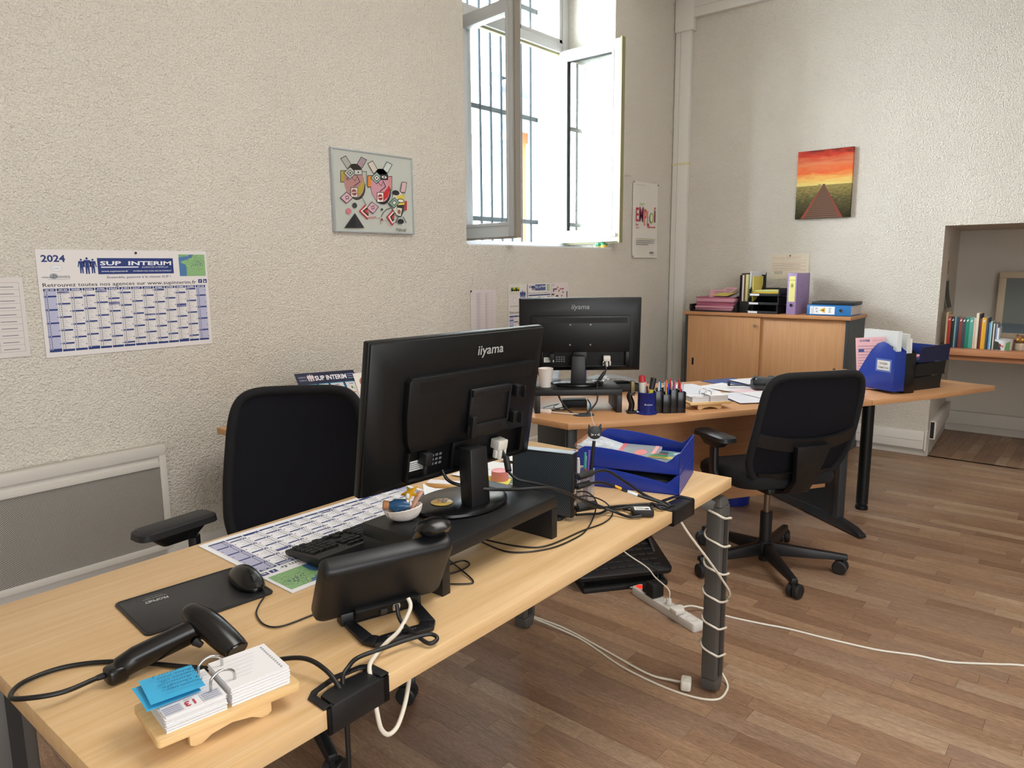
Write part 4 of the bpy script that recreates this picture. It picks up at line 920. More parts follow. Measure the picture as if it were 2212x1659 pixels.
for k in range(7): q = R_(-40+80*k/6); a.loft([[(.012+.004*math.cos(b), .0+.0015*math.sin(b), .014+.0015*math.sin(b)) for b in [2*math.pi*j/6 for j in range(6)]], [(.016+.026*math.cos(q)*.75+.004*math.cos(b), .026*math.sin(q)*.55+.004*math.sin(b), .040+.012*math.cos(q)) for b in [2*math.pi*j/6 for j in range(6)]]])
a.build('pink_fan_shell', M('#e3b39a', .5), sh, smooth=50)
a = MB()
for k in range(6): a.ball((.010+.003*math.sin(k*2), .004*math.cos(k*1.7), .026+.004*k), .0042, .004, .006, 8)
a.build('white_coral', M('#e8e2da', .7), sh, smooth=60)
sh.scale = (1.22, 1.22, 1.22)
bd = thing('pin_badge', 'round button badge with orange and cream print on the monitor foot', 'badge', (1.170, 1.222, .8655), .4)
MB().lathe([(.001, 0), (.024, 0), (.027, .0025), (.022, .005), (.001, .006)], 28).build('disc', M('#d8b866', .3), bd, smooth=40)
p = Print(.0002); p.disc(-.010, .006, .009, '#e2982a', ry=.006); p.L = 2; p.disc(.006, .005, .011, '#4a3128', ry=.007); p.disc(-.003, -.008, .011, '#3b2721', ry=.006); p.L = 3; p.disc(.006, .005, .008, '#cfa08c', ry=.0045); p.disc(-.002, -.008, .007, '#cf9d8a', ry=.0035); p.L = 4; p.disc(.013, -.006, .006, '#dfc79a', ry=.004); p.build('picture', T3((0, 0, .0061)), bd, .3)
jr = thing('cream_jar', 'small white jar with pink lid behind the desktop computer', 'jar', (1.665, 1.47, DZ))
MB().lathe([(.001, 0), (.026, 0), (.027, .004), (.027, .022), (.001, .022)], 24).build('jar', M('#d9dad8', .4), jr, smooth=40); MB().lathe([(.001, .0222), (.028, .0222), (.0285, .026), (.027, .052), (.001, .054)], 24).build('lid', M('#e08d92', .4), jr, smooth=40)
def paper(label, loc, rz, w, h, col='#eceae8', curl=0, lines=0, name='paper_sheet', cat='paper', th=.0004, lcol='#9a9ca6', seed=1, extra=None):
    t = thing(name, label, cat, loc, rz); n = 8
    g = [[(-w/2+w*j/n, -h/2+h*i/4, curl*(abs(2*j/n-1)**3)*(.4+.6*i/4)+.0002) for j in range(n+1)] for i in range(5)]
    MB().sheet(g, th).build('sheet', M(col, .7), t, smooth=60)
    if lines or extra:
        p = Print(.0002); r = random.Random(seed)
        for k in range(lines):
            y = h*.40-h*.8*k/max(1, lines-1); p.rect(-w*.4, y-.0016, -w*.4+w*.8*r.uniform(.4, 1), y+.0016, lcol)
        if extra: extra(p, w, h)
        p.build('print', T3((0, 0, .0006)), t)
    return t
paper('yellow sticky note beside the pink jar', (1.635, 1.455, DZ+.0205), .5, .075, .075, '#e6dc6a', .01, 0, 'sticky_note', 'note', .0006)
tag(MB().box(-.04, .04, -.03, .03, 0, .0195).build('sticky_pad', M('#3f4d66', .6), None, bevel=.001), 'dark note block under the yellow sticky note', 'note pad'); place(bpy.data.objects['sticky_pad'], (1.63, 1.452, DZ+.0003), .45)
er = tag(MB().box(-.055, .055, -.02, .02, 0, .016).build('cardboard_box', [M('#e5b978', .6)], None, bevel=.001), 'small white topped orange cardboard box on the desk', 'box'); place(er, (1.545, 1.60, DZ+.0003), R_(-62))
MB().box(-.054, .054, -.019, .019, .0161, .0168).build('lid_label', PAPER, er)
paper('curled printed sheet sticking out behind the monitor foot', (1.46, 1.49, DZ+.006), R_(-40), .15, .21, '#eceff2', .02, 8, seed=4)
paper('white printed sheet at the far right corner of the foreground desk', (2.02, 1.55, DZ+.0005), R_(20), .21, .297, '#eef0f4', .012, 9, seed=8)
paper('plain white sheet in front of the upright computer on the desk', (1.78, 1.55, DZ+.0005), R_(12), .21, .297, '#e9ebee', .004, 6, seed=9)
tag(MB().prism(rrect(.05, .1, .004), 0, .022).build('mint_packet', M('#a9d2c0', .5), None, bevel=.002), 'mint green packet beside the pink lidded jar', 'packet'); place(bpy.data.objects['mint_packet'], (1.73, 1.44, DZ+.0005), .3)
# ------------------------------------------------------------------ office chairs
def office_chair(label, loc, fwd, star, rec, top, pads, bw=.47, taper=.06, lever=True):
    """local +y is where the sitter looks; origin under the gas column"""
    t = thing('office_chair', label, 'chair', loc, fwd-R_(90))
    P_ = BLACKP; st = star-(fwd-R_(90))
    hub = MB(); hub.lathe([(.001, .055), (.04, .055), (.045, .075), (.042, .12), (.032, .13), (.001, .13)], 20); hb = hub.build('base_hub', P_, t, smooth=40)
    for k in range(5):
        q = st+2*math.pi*k/5; T = Matrix.Rotation(q, 4, 'Z')
        a = MB(); a.T = T; a.loft([[(.02, -.026, .062), (.02, .026, .062), (.02, .018, .125), (.02, -.018, .125)], [(.21, -.021, .066), (.20, .021, .066), (.20, .014, .108), (.20, -.014, .108)], [(.365, -.017, .072), (.365, .017, .072), (.365, .013, .095), (.365, -.013, .095)]])
        lg = a.build('base_leg', P_, t, bevel=.004)
        a = MB(); a.T = T @ Matrix.Translation((.350, 0, 0)) @ Matrix.Rotation(R_(35*k+20), 4, 'Z')
        a.cyl((0, 0, .045), (0, 0, .07), .009, 8); a.T = a.T @ Matrix.Translation((.014, 0, .033))
        for s in (-1, 1): a.lathe([(.004, s*.004), (.031, s*.004), (.0325, s*.008), (.0325, s*.024), (.027, s*.028), (.004, s*.028)], 20, 0, Matrix.Rotation(R_(90), 4, 'X'))
        a.box(-.022, .022, -.006, .006, .008, .026)
        a.build('caster', M('#191a1c', .55), t, smooth=35)
    MB().lathe([(.001, .03), (.026, .03), (.028, .10), (.028, .27), (.001, .27)], 20).build('column_sleeve', P_, t, smooth=40)
    MB().lathe([(.001, .26), (.0145, .26), (.0145, .41), (.001, .41)], 16).build('gas_lift', M('#7a6a58', .35, .7), t, smooth=40)
    MB().prism([(-.09, -.13), (.09, -.13), (.10, .10), (-.10, .10)], .395, .43).build('mechanism', P_, t, bevel=.012, seg=3)
    if lever: MB().tube([(.08, .05, .415), (.2, .06, .412), (.26, .07, .418)], .006, 7).build('lever', P_, t)
    g = [[None]*13 for _ in range(11)]
    a = MB(); rr = []
    for z, k in ((.432, .86), (.440, .97), (.462, 1), (.490, .99), (.505, .93), (.510, .80)):
        rr.append([(x*k, y*k+.03, z+(.012*(y/.23)**2 if y < 0 else -.018*(max(0, y)/.23)**2)) for x, y in rrect(.50, .47, .10, 6)])
    a.loft(rr); a.build('seat', SEATF, t, smooth=50)
    # back: slightly wrapped sheet of mesh in a frame
    H0, H1 = .455, top; y0 = -.175; L = (H1-H0)/math.cos(rec)
    def bp(u, v):
        s = v*L
        hw = bw/2*(.80+.20*math.sin(math.pi*min(1, v*1.25+.12))**.8) if v < .42 else bw/2*(1-taper*((v-.42)/.58)**1.3)
        y = y0-s*math.sin(rec)+.035*(abs(u)**2.2)-.022*math.sin(math.pi*v); z = H0+s*math.cos(rec)
        return Vector((u*hw, y, z))
    cr = .13     # corner rounding in v
    et = .30; eb = .56
    def outl(i, N=72):
        q = 2*math.pi*i/N; c, s = math.cos(q), math.sin(q); e = et if s > 0 else eb
        return bp(math.copysign(abs(c)**e, c), .5+.5*math.copysign(abs(s)**e, s))
    ol = [outl(i) for i in range(72)]
    grid = []
    for i in range(21):
        v = -math.cos(math.pi*i/20); k = 2/(et if v > 0 else eb)
        hw = max(.22, max(0, 1-abs(v)**k)**(1/k))
        grid.append([bp(hw*(2*j/16-1)*.985, .5+.492*v) for j in range(17)])
    a = MB(); a.sheet(grid, .006); a.build('back_mesh', MESHF, t, smooth=60)
    a = MB(); a.tube(ol, .0165, 8, sub=2, close=True); a.build('back_frame', SEATF, t, smooth=60)
    # lumbar shell and spine behind
    a = MB()
    lum = [[bp(u*.97, v-.06*(1-u*u))+Vector((0, -.014-.016*(1-u*u), 0)) for u in [-1+.125*k for k in range(17)]] for v in (.40, .44, .48, .515)]
    a.sheet(lum, .013); a.build('lumbar_band', P_, t, smooth=50)
    a = MB(); lum = [[bp(u*.80, v)+Vector((0, -.010-.010*(1-u*u), 0)) for u in [-1+.125*k for k in range(17)]] for v in (.07, .10, .13)]
    a.sheet(lum, .012); a.build('lower_band', P_, t, smooth=50)
    a = MB(); m0 = bp(0, .40)+Vector((0, -.04, 0)); m1 = bp(0, .08)+Vector((0, -.055, 0))
    a.loft([[(-.085, m0.y-.012, m0.z), (.085, m0.y-.012, m0.z), (.085, m0.y+.018, m0.z), (-.085, m0.y+.018, m0.z)], [(-.05, m1.y-.018, m1.z), (.05, m1.y-.018, m1.z), (.05, m1.y+.012, m1.z), (-.05, m1.y+.012, m1.z)], [(-.05, -.22, .43), (.05, -.22, .43), (.05, -.18, .43), (-.05, -.18, .43)], [(-.055, -.11, .395), (.055, -.11, .395), (.055, -.11, .43), (-.055, -.11, .43)]])
    a.build('back_spine', P_, t, bevel=.008)
    for s, (pz, pr, py, px_) in zip((-1, 1), pads):
        a = MB(); a.loft([[(s*.235, -.02, .425), (s*.235, .06, .425), (s*.235, .06, .445), (s*.235, -.02, .445)], [(s*.28, -.01, .43), (s*.28, .05, .43), (s*.265, .05, .46), (s*.265, -.01, .46)], [(s*.292, .0, .50), (s*.292, .045, .50), (s*.268, .045, .50), (s*.268, .0, .50)], [(s*.292, .0, pz-.05), (s*.292, .045, pz-.05), (s*.268, .045, pz-.05), (s*.268, .0, pz-.05)]])
        a.build('arm_post', P_, t, bevel=.004)
        a = MB(); a.T = T3((s*.28+px_, .022+py, pz), pr); a.prism(rrect(.050, .10, .012), -.055, -.018, top=rrect(.07, .18, .02)); a.build('arm_bracket', P_, t, bevel=.004)
        a = MB(); a.T = T3((s*.28+px_, .022+py, pz), pr); o_ = rrect(.088, .245, .028, 5); a.prism(o_, -.018, 0, top=rrect(.084, .24, .027, 5)); a.prism(rrect(.084, .24, .027, 5), 0, .006, top=rrect(.068, .222, .024, 5))
        a.build('arm_pad', M('#1b1c1f', .5), t, smooth=45)
    return t
office_chair('black mesh office chair tucked behind the foreground desk, near the heater', (1.18, 1.905, 0), R_(228), R_(34), R_(10), 1.025, ((.665, R_(55), .0, 0), (.688, R_(-42), .02, .045)), .47, .15)
office_chair('black mesh office chair standing on the floor by the right-hand leg of the front desk', (3.29, 1.215, 0), R_(56), R_(5), R_(17), .975, ((.665, R_(4), .0, 0), (.665, R_(-4), 0, 0)), .50, .05)
# ------------------------------------------------------------------ corner desk at the back
db = thing('corner_desk', 'warm beech corner desk at the back carrying the second monitor', 'desk', (0, 0, 0))
main = [(2.555, 2.07), (2.545, 1.84), (2.76, 1.68), (2.953, 1.55), (3.16, 1.445), (3.36, 1.335), (3.66, 1.145), (3.962, .950), (4.455, 1.655), (3.905, 1.995), (3.30, 2.42), (2.95, 2.66), (2.555, 2.66)]
MB().prism(main, .712, DZ).build('worktop', WOODB, db, bevel=.0015)
MB().prism([(3.966, .9475), (4.40, .722), (4.858, .530), (5.00, 1.00), (5.06, 1.40), (4.459, 1.652)], .712, DZ).build('extension_top', WOODB, db, bevel=.0015)
dirf = Vector((3.962-2.76, .950-1.68, 0)).normalized(); nrm = Vector((-dirf.y, dirf.x, 0))
def bar(p, q, w, z0, z1):
    p, q = Vector((*p, 0)), Vector((*q, 0)); d = (q-p).normalized(); n = Vector((-d.y, d.x, 0))*w/2
    return [(tuple((p-n)[:2])), tuple((q-n)[:2]), tuple((q+n)[:2]), tuple((p+n)[:2])]
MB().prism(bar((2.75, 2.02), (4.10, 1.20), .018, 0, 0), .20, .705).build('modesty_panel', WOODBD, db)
MB().lathe([(.001, 0), (.034, 0), (.036, .006), (.034, .022), (.026, .026), (.026, .03), (.033, .034), (.033, .712), (.001, .712)], 24, 0, Matrix.Translation((4.458, 1.085, 0))).build('round_leg', M('#1d2022', .35, .4), db, smooth=40)
for nm, A_, B_ in (('panel_leg', (4.05, 1.09), (4.36, 1.54)), ('panel_leg', (2.66, 1.90), (2.93, 2.30))):
    lg = MB().prism(bar(A_, B_, .03, 0, 0), .05, .712).build(nm, M('#24272b', .5), db, bevel=.004)
    d = (Vector(B_)-Vector(A_)).normalized(); a0 = Vector(A_)-d*.18; b0 = Vector(B_)+d*.06; n = Vector((-d.y, d.x))*.024
    a = MB(); cs = [(a0, .006, .02), (a0+d*.06, .006, .045), (Vector(A_), .006, .06), (b0, .006, .055)]
    a.loft([[(*(c-n), z0), (*(c+n), z0), (*(c+n*.8), z1), (*(c-n*.8), z1)] for c, z0, z1 in cs]); a.build('leg_foot', M('#1b1d20', .4), lg, bevel=.004)
    MB().prism(bar(tuple(Vector(A_)-d*.004), tuple(Vector(A_)+d*.035), .05, 0, 0), .05, .712).build('leg_post', M('#2f3236', .45), lg, bevel=.008)
side = thing('side_desk', 'beech side desk against the wall behind the mesh chair', 'desk', (1.526, 3.012, 0), 0)
MB().prism([(0, 0), (.012, -.62), (.98, -.62), (.98, 0)], .712, DZ).build('worktop', wood('pale_beech_side', '#d0a06a', '#bf8c55', 'x'), side, bevel=.003)
MB().box(.06, .48, -.58, -.03, .03, .69).build('drawer_pedestal', M('#3b3f42', .5), side, bevel=.003)
for z in (.06, .27, .48): MB().box(.07, .47, -.592, -.58, z, z+.19).build('drawer_front', M('#44484b', .5), side, bevel=.002)
for x, y in ((.9, -.06), (.9, -.56)): MB().cyl((x, y, 0), (x, y, .712), .025, 14).build('leg', CHARCOAL, side, smooth=40)
# leaning catalogue
p = Print(); w, h = .335, .21; p.rect(0, 0, w, h, '#1b2240'); p.L = 2
p.text('AGENCE', .012, h-.026, .009, '#aab3cc', w=.04); p.text("D'EMPLOI", .014, h-.042, .009, '#aab3cc', w=.04); people(p, .078, h-.044, .036, '#e6d9dc'); p.text('SUP INTERIM', .10, h-.042, .024, '#eef0f6', w=.18, bold=.03, shear=.05)
for k in range(3): p.rect(.287, h-.022-.011*k, .328, h-.018-.011*k, '#8b96b8')
for x0, x1 in ((.028, .10), (.108, .165), (.172, .250), (.258, .328)):
    p.L = 2; p.rect(x0, .01, x1, h-.06, '#4a9cc4'); p.L = 3; p.rect(x0+.004, .014, x1-.004, h-.064, '#d9d6d8'); p.L = 4
    r = random.Random(int(x0*1000))
    for k in range(9): p.disc(r.uniform(x0+.012, x1-.012), r.uniform(.02, h-.085), r.uniform(.004, .010), r.choice(['#c64a3a', '#2c4a3a', '#c9a13a', '#3a3d44', '#3f7a4a']), 7, r.uniform(.003, .008))
    p.rect((x0+x1)/2-.012, h-.074, (x0+x1)/2+.012, h-.071, '#444c60')
sheet_thing('equipment_chart', 'navy chart with small tool pictures leaning against the wall behind the chair', 'chart', frame((1.945, 2.92, .743), (.99, -.045, -.045), (-.06, .45, .89)), w, h, M('#1b2240', .5), .002, p, .4)
p = Print(); p.rect(0, 0, .12, .17, '#e9e6e0'); p.L = 2; p.disc(.06, .12, .035, '#9a6a58', ry=.028); p.disc(.07, .05, .035, '#5f9a55', ry=.03)
sheet_thing('leaflet', 'white leaflet with brown and green picture beside the navy chart', 'leaflet', frame((2.25, 2.91, .743), (1, -.03, 0), (0, .42, .9)), .12, .17, None, .001, p)
# ------------------------------------------------------------------ on the corner desk
r2 = thing('monitor_riser', 'black monitor stand shelf on the corner desk with a hub under it', 'monitor stand', (2.632, 2.098, DZ), math.atan2(-.31, .275))
for nm, q in (('shelf', (0, .415, 0, .25, .084, .112)), ('side_panel', (0, .026, 0, .25, 0, .084)), ('side_panel', (.389, .415, 0, .25, 0, .084))): MB().box(*q).build(nm, BLACKP, r2, bevel=.0012)
monitor('black monitor with four bright screws seen from behind on the corner desk', (2.905, 2.045, .8525), R_(-51), (.012, .03, .2435), .60, .364, R_(4.6), False)
cable('power_cable', 'black power cable hanging from the second monitor on the left', [(2.77, 2.19, .955), (2.755, 2.165, .90), (2.745, 2.07, .865), (2.72, 2.01, .80), (2.73, 1.955, .747), (2.745, 1.915, .74)], .0042, CABLEB)
cable('video_cable', 'black video cable with ferrite hanging from the second monitor on the right', [(2.963, 1.93, .962), (2.955, 1.91, .93), (2.925, 1.925, .895), (2.862, 1.90, .868), (2.80, 1.86, .80), (2.745, 1.885, .745)], .0042, CABLEB, ferrite((2.948, 1.914, .918), (2.915, 1.922, .886)))
cable('lamp_cable', 'white cable with inline switch at the left corner of the corner desk', [(2.60, 2.2, .745), (2.648, 2.14, .745), (2.68, 2.07, .746), (2.70, 1.985, .745), (2.715, 1.93, .746), (2.735, 1.90, .742)], .0032, M('#dcd6cb', .5), lambda t: MB().prism(rrect(.07, .022, .008, 4), 0, .018, 0, T3((2.675, 2.075, DZ), R_(-69))).build('inline_switch', M('#e3d8ce', .45), t, bevel=.003))
cable('blue_lead', 'short blue network lead under the second monitor stand', [(2.93, 2.0, .775), (2.88, 1.95, .765), (2.80, 1.90, .75), (2.75, 1.89, .742)], .0035, M('#3f88bd', .5))
gm = thing('desk_grommet', 'grey oval cable grommet in the corner desk', 'grommet', (2.742, 1.893, DZ), R_(-50)); MB().lathe([(.001, .0005), (.045, .0005), (.046, .003), (.040, .006), (.001, .007)], 24, 0, None, 1.1, .75).build('cover', M('#3b4246', .5), gm, smooth=40)
hb = thing('usb_hub', 'small black hub box under the second monitor stand', 'hub', (2.90, 2.06, DZ), R_(-50)); MB().box(-.06, .06, -.04, .04, .001, .035).build('case', BLACKM, hb, bevel=.004)
for k, (x, y) in enumerate(((2.78, 2.10), (2.74, 2.13))): cable('hub_wire', ['thin black wire tangled under the second riser, outer loop', 'thin black wire tangled under the second riser, inner loop'][k], [(2.84, 2.11, .755), (x, y, .748), (x-.01, y-.06, .743), (x+.08, y-.05, .743), (2.85, 2.06, .75)], .0017, CABLEB)
cp = thing('paper_cup', 'white paper cup on the second monitor stand', 'cup', (2.742, 2.118, .8525)); MB().lathe([(.001, 0), (.026, 0), (.027, .004), (.036, .088), (.0375, .091), (.036, .092), (.034, .088), (.025, .006), (.001, .005)], 28).build('cup', M('#e3dbd4', .6), cp, smooth=40)
cd = thing('card_holder', 'clear white card holder box behind the second monitor foot', 'box', (2.888, 2.205, .8525), R_(-50)); MB().box(-.05, .05, -.03, .03, 0, .055).build('holder', M('#c8cdd2', .3), cd, bevel=.003); MB().box(-.04, .04, -.032, -.030, .02, .042).build('card', M('#e9edf0', .5), cd)
vb = tag(MB().box(-.012, .012, -.05, .05, 0, .095).build('violet_box', M('#8a4fa0', .5), None, bevel=.001), 'violet upright box behind the neck of the second monitor', 'box'); place(vb, (3.02, 2.10, .8525), R_(-40))
sl = thing('card_terminal', 'silver topped low device behind the second monitor', 'device', (3.40, 2.18, DZ), R_(-42))
MB().box(-.16, .16, -.07, .07, .002, .045).build('body', M('#23272b', .5), sl, bevel=.006)
a = MB(); a.sheet([[(-.17+.34*j/8, -.078+.156*i/4, .050+.030*math.sin(math.pi*(j/8))) for j in range(9)] for i in range(5)], .008); a.build('lid', M('#9aa3ab', .25, .6), sl, smooth=50)
mz = thing('sweet_wrappers', 'small heap of coloured wrappers on the second monitor foot', 'wrappers', (2.985, 1.965, .8675), .2)
r = random.Random(12)
for k in range(12):
    a = MB(); x, y = r.uniform(-.04, .04), r.uniform(-.03, .03); a.T = T3((x, y, .004+.001*k), r.uniform(0, 6), r.uniform(-.3, .3), r.uniform(-.3, .3)); a.sheet([[(-.018+.036*j/3, -.008+.016*i/2, .004*r.uniform(-1, 1)) for j in range(4)] for i in range(3)], .0005); a.build('wrapper', M(r.choice(['#8fc0b4', '#d8d8d4', '#8a4fa0', '#c9b45a', '#e9e4e0', '#7fb0c8']), .4), mz)
pn = thing('round_pen_pot', 'round dark blue pen pot on the corner desk', 'pen holder', (2.965, 1.688, DZ)); mb = MB(); mb.lathe([(.001, 0), (.050, 0), (.052, .004), (.050, .009), (.043, .012), (.043, .098), (.046, .102), (.044, .104), (.040, .098), (.040, .014), (.001, .013)], 32); mb.build('pot', M('#1d2a78', .25, trans=.15), pn, smooth=40)
p = Print(.0003); p.text('Bruneau', 0, 0, .009, '#c8cde8', 'C', w=.036); p.build('lettering', frame((-.033, -.0285, .045), (.65, -.76, 0), (0, 0, 1)), pn)
GP = 'pens and tools in the round blue pot'
sc = thing('scissors', 'pink handled scissors in the round blue pot', 'scissors', (2.975, 1.685, DZ+.02), R_(-50)); MB().tube([(0, 0, 0), (-.008, 0, .07), (-.03, 0, .115), (-.036, 0, .135), (-.025, 0, .14), (-.012, 0, .115), (-.004, 0, .085)], .006, 8).build('handle', M('#d88a92', .45), sc, smooth=50)
mk = thing('highlighter', 'black and yellow marker leaning in the round blue pot', 'marker', (2.965, 1.685, DZ+.016)); d = Vector((.16, -.12, 1)).normalized(); MB().cyl((0, 0, 0), d*.10, .011, 12).build('body', M('#c8c23a', .4), mk, smooth=40); MB().cyl(d*.101, d*.155, .0135, 12).build('cap', M('#1c1d1f', .4), mk, smooth=40)
gl = thing('glue_bottle', 'white bottle with red cap in the round blue pot', 'bottle', (2.955, 1.70, DZ+.016)); d = Vector((-.06, .03, 1)).normalized(); MB().cyl((0, 0, 0), d*.135, .016, 14).build('bottle', M('#c9c9c0', .5), gl, smooth=40); MB().cyl(d*.136, d*.165, .017, 14, r2=.014).build('cap', M('#b02a32', .4), gl, smooth=40)
for k, (x, y, c_, l_) in enumerate(((2.945, 1.675, '#22252a', 'black pen standing in the round blue pot'), (2.985, 1.69, '#2a2c30', 'second black pen leaning right in the round blue pot'))): pen(l_, x, y, DZ+.016, .06*(k*2-1), -.03, .12, c_)
stp = thing('stapler', 'black stapler standing upright beside the round blue pot', 'stapler', (2.925, 1.745, DZ), R_(-45)); MB().box(-.022, .022, -.02, .02, 0, .012).build('base', BLACKM, stp, bevel=.004); MB().tube([(-.005, 0, .01), (.0, 0, .045), (-.012, 0, .085), (.01, 0, .105)], .014, 8).build('body', BLACKG, stp, smooth=50); MB().box(-.008, .012, -.012, .012, .085, .155).build('jaw', M('#6b5f44', .4, .6), stp, bevel=.003)
og = thing('desk_organiser', 'black multi compartment pen organiser on the corner desk', 'pen holder', (3.055, 1.612, DZ), R_(-46))
for (x, y, w, h) in ((-.06, .0, .036, .105), (-.024, -.01, .036, .09), (.012, -.01, .034, .112), (.048, -.006, .038, .10), (-.04, .035, .04, .11), (.005, .035, .04, .112), (.045, .035, .036, .105)):
    mb = MB(); o = [(x-w/2, y-w/2), (x+w/2, y-w/2), (x+w/2, y+w/2), (x-w/2, y+w/2)]
    for i in range(4):
        q = o[i]; z = o[(i+1) % 4]; n = Vector((x-(q[0]+z[0])/2, y-(q[1]+z[1])/2)).normalized()*.002; mb.prism([q, z, (z[0]+n.x, z[1]+n.y), (q[0]+n.x, q[1]+n.y)], 0, h)
    mb.prism(o, 0, .003); mb.build('compartment', M('#0c0d0f', .22), og, bevel=.0008)
ogm = Matrix.Translation((3.055, 1.612, DZ)) @ Matrix.Rotation(R_(-46), 4, 'Z')
PENS = [(-.06, 0, '#1a1b1e', '#d9d9d9', .145), (-.052, .006, '#2a2a2a', '#2f6fa0', .15), (-.024, -.012, '#c4a060', '#d86a3a', .155), (-.03, -.004, '#101114', '#d8d8d8', .14), (-.018, -.006, '#1f3fae', '#1f3fae', .138), (.008, -.012, '#b82a34', '#b82a34', .148), (.016, -.004, '#4a9ac8', '#4a9ac8', .15), (.012, .002, '#c83a44', '#e0e0e0', .146), (.044, -.01, '#b82a34', '#b82a34', .14), (.052, -.004, '#1f2fae', '#1f2fae', .138), (.056, -.012, '#2a3ab8', '#d0d0d4', .142), (-.04, .035, '#1a1b1e', '#b82a34', .15), (.0, .035, '#c23a3a', '#c23a3a', .155), (.012, .035, '#1a1b1e', '#888888', .15), (.045, .035, '#d8d8d8', '#c23a44', .15)]
PL_ = ['black pen with white cap', 'black pen with sky blue cap', 'ochre pencil with orange end', 'black pen with grey cap', 'royal blue pen', 'crimson pen', 'light blue pen', 'red pen with pale cap', 'dark red pen', 'deep blue pen', 'blue pen with pale clip', 'black pen with red cap', 'scarlet pen', 'black pen with dull cap', 'white pen with red cap']
PO_ = ['first compartment from the left', 'first compartment, leaning', 'second compartment', 'second compartment, upright', 'second compartment', 'third compartment', 'third compartment', 'third compartment', 'fourth compartment', 'fourth compartment', 'fourth compartment', 'rear left compartment', 'rear middle compartment', 'rear middle compartment', 'rear right compartment']
r = random.Random(4)
for (x, y, c_, c2, L), lb, po in zip(PENS, PL_, PO_):
    v = ogm @ Vector((x, y, .0035)); pen('%s in the %s of the black organiser' % (lb, po), v.x, v.y, v.z, r.uniform(-.05, .05), r.uniform(-.05, .05), L, c_, c2, .004)
block_calendar('open block calendar on a pine stand beside the black pen organiser', (3.262, 1.532, DZ), R_(-38), False, '13', None)
# papers on the corner desk
NAVYF = M('#2c3a68', .6)
def flat(name, label, cat, pts, z, col, lines=0, lcol='#c6c7d0', seed=1, th=.0012):
    c = sum((Vector(q) for q in pts), Vector((0, 0)))/len(pts); t = thing(name, label, cat, (c.x, c.y, z))
    MB().prism([(x-c.x, y-c.y) for x, y in pts], 0, th).build('sheet', M(col, .7), t)
    if lines:
        p = Print(.0002); r = random.Random(seed); P0, P1, P3 = Vector(pts[0])-c, Vector(pts[1])-c, Vector(pts[3])-c
        for k in range(lines):
            s = .1+.8*k/max(1, lines-1); a = P0+(P3-P0)*s+(P1-P0)*.1; b = P0+(P3-P0)*s+(P1-P0)*r.uniform(.45, .9); p.line([tuple(a), tuple(b)], .003, lcol)
        p.build('print', T3((0, 0, th)), t)
    return t
def quad(cx, cy, w, h, a): return [(cx+x*math.cos(a)-y*math.sin(a), cy+x*math.sin(a)+y*math.cos(a)) for x, y in ((-w/2, -h/2), (w/2, -h/2), (w/2, h/2), (-w/2, h/2))]
flat('folder', 'navy blue cardboard folder under papers beside the block calendar', 'folder', quad(3.50, 1.69, .24, .32, R_(-36)), DZ+.0004, '#2c3a68', th=.0025)
flat('folder', 'navy blue folder at the back of the corner desk near the cabinet', 'folder', quad(4.05, 1.72, .24, .32, R_(-25)), DZ+.0004, '#2f3d6c', th=.0025)
for k, (cx, cy, a, c_, n, lb) in enumerate(((3.70, 1.83, -32, '#dfe1ea', 7, 'white form at the rear left of the paper pile'), (3.86, 1.66, -14, '#eef0f4', 9, 'white form on top of the paper pile'), (3.62, 1.47, -42, '#dfe2ec', 8, 'pale grey form at the front of the paper pile'), (3.80, 1.45, -20, '#e9cdd3', 8, 'pink form in the middle of the paper pile'), (4.12, 1.60, -30, '#e9ecf2', 6, 'white sheet behind the hole punch'), (3.72, 1.36, -30, '#eceef2', 10, 'white form overhanging near the chair back'), (4.06, 1.18, -42, '#e8dfe6', 9, 'pale pink form below the blue file box'), (3.96, 1.24, -10, '#eef0f4', 6, 'white slip beside the blue file box'))):
    flat('form_sheet', lb, 'paper', quad(cx, cy, .21, .297, R_(a)), DZ+.0034+.0014*k, c_, n, seed=k)
hp = thing('hole_punch', 'black hole punch with long guide arm on the papers', 'hole punch', (3.90, 1.50, DZ+.0135), R_(-52))
MB().box(-.055, .055, -.05, .06, 0, .018).build('base', M('#1a1b1d', .45), hp, bevel=.006)
a = MB(); hs = [(-.05, .055, .02), (-.05, .03, .045), (-.05, -.01, .062), (-.05, -.05, .066), (-.05, -.075, .060)]
for x0, x1 in ((-.05, -.03), (.03, .05)): a.loft([[(x0, y, z), (x1, y, z), (x1, y, z+.012), (x0, y, z+.012)] for _, y, z in hs])
a.box(-.05, .05, -.078, -.055, .056, .074); a.box(-.05, .05, .01, .056, .018, .045); a.build('lever', M('#3d4144', .3), hp, bevel=.004)
MB().box(-.17, .0, .058, .072, .004, .009).build('guide_arm', M('#33363a', .4), hp); MB().box(-.172, -.160, .050, .078, .004, .03).build('guide_stop', BLACKM, hp, bevel=.003)
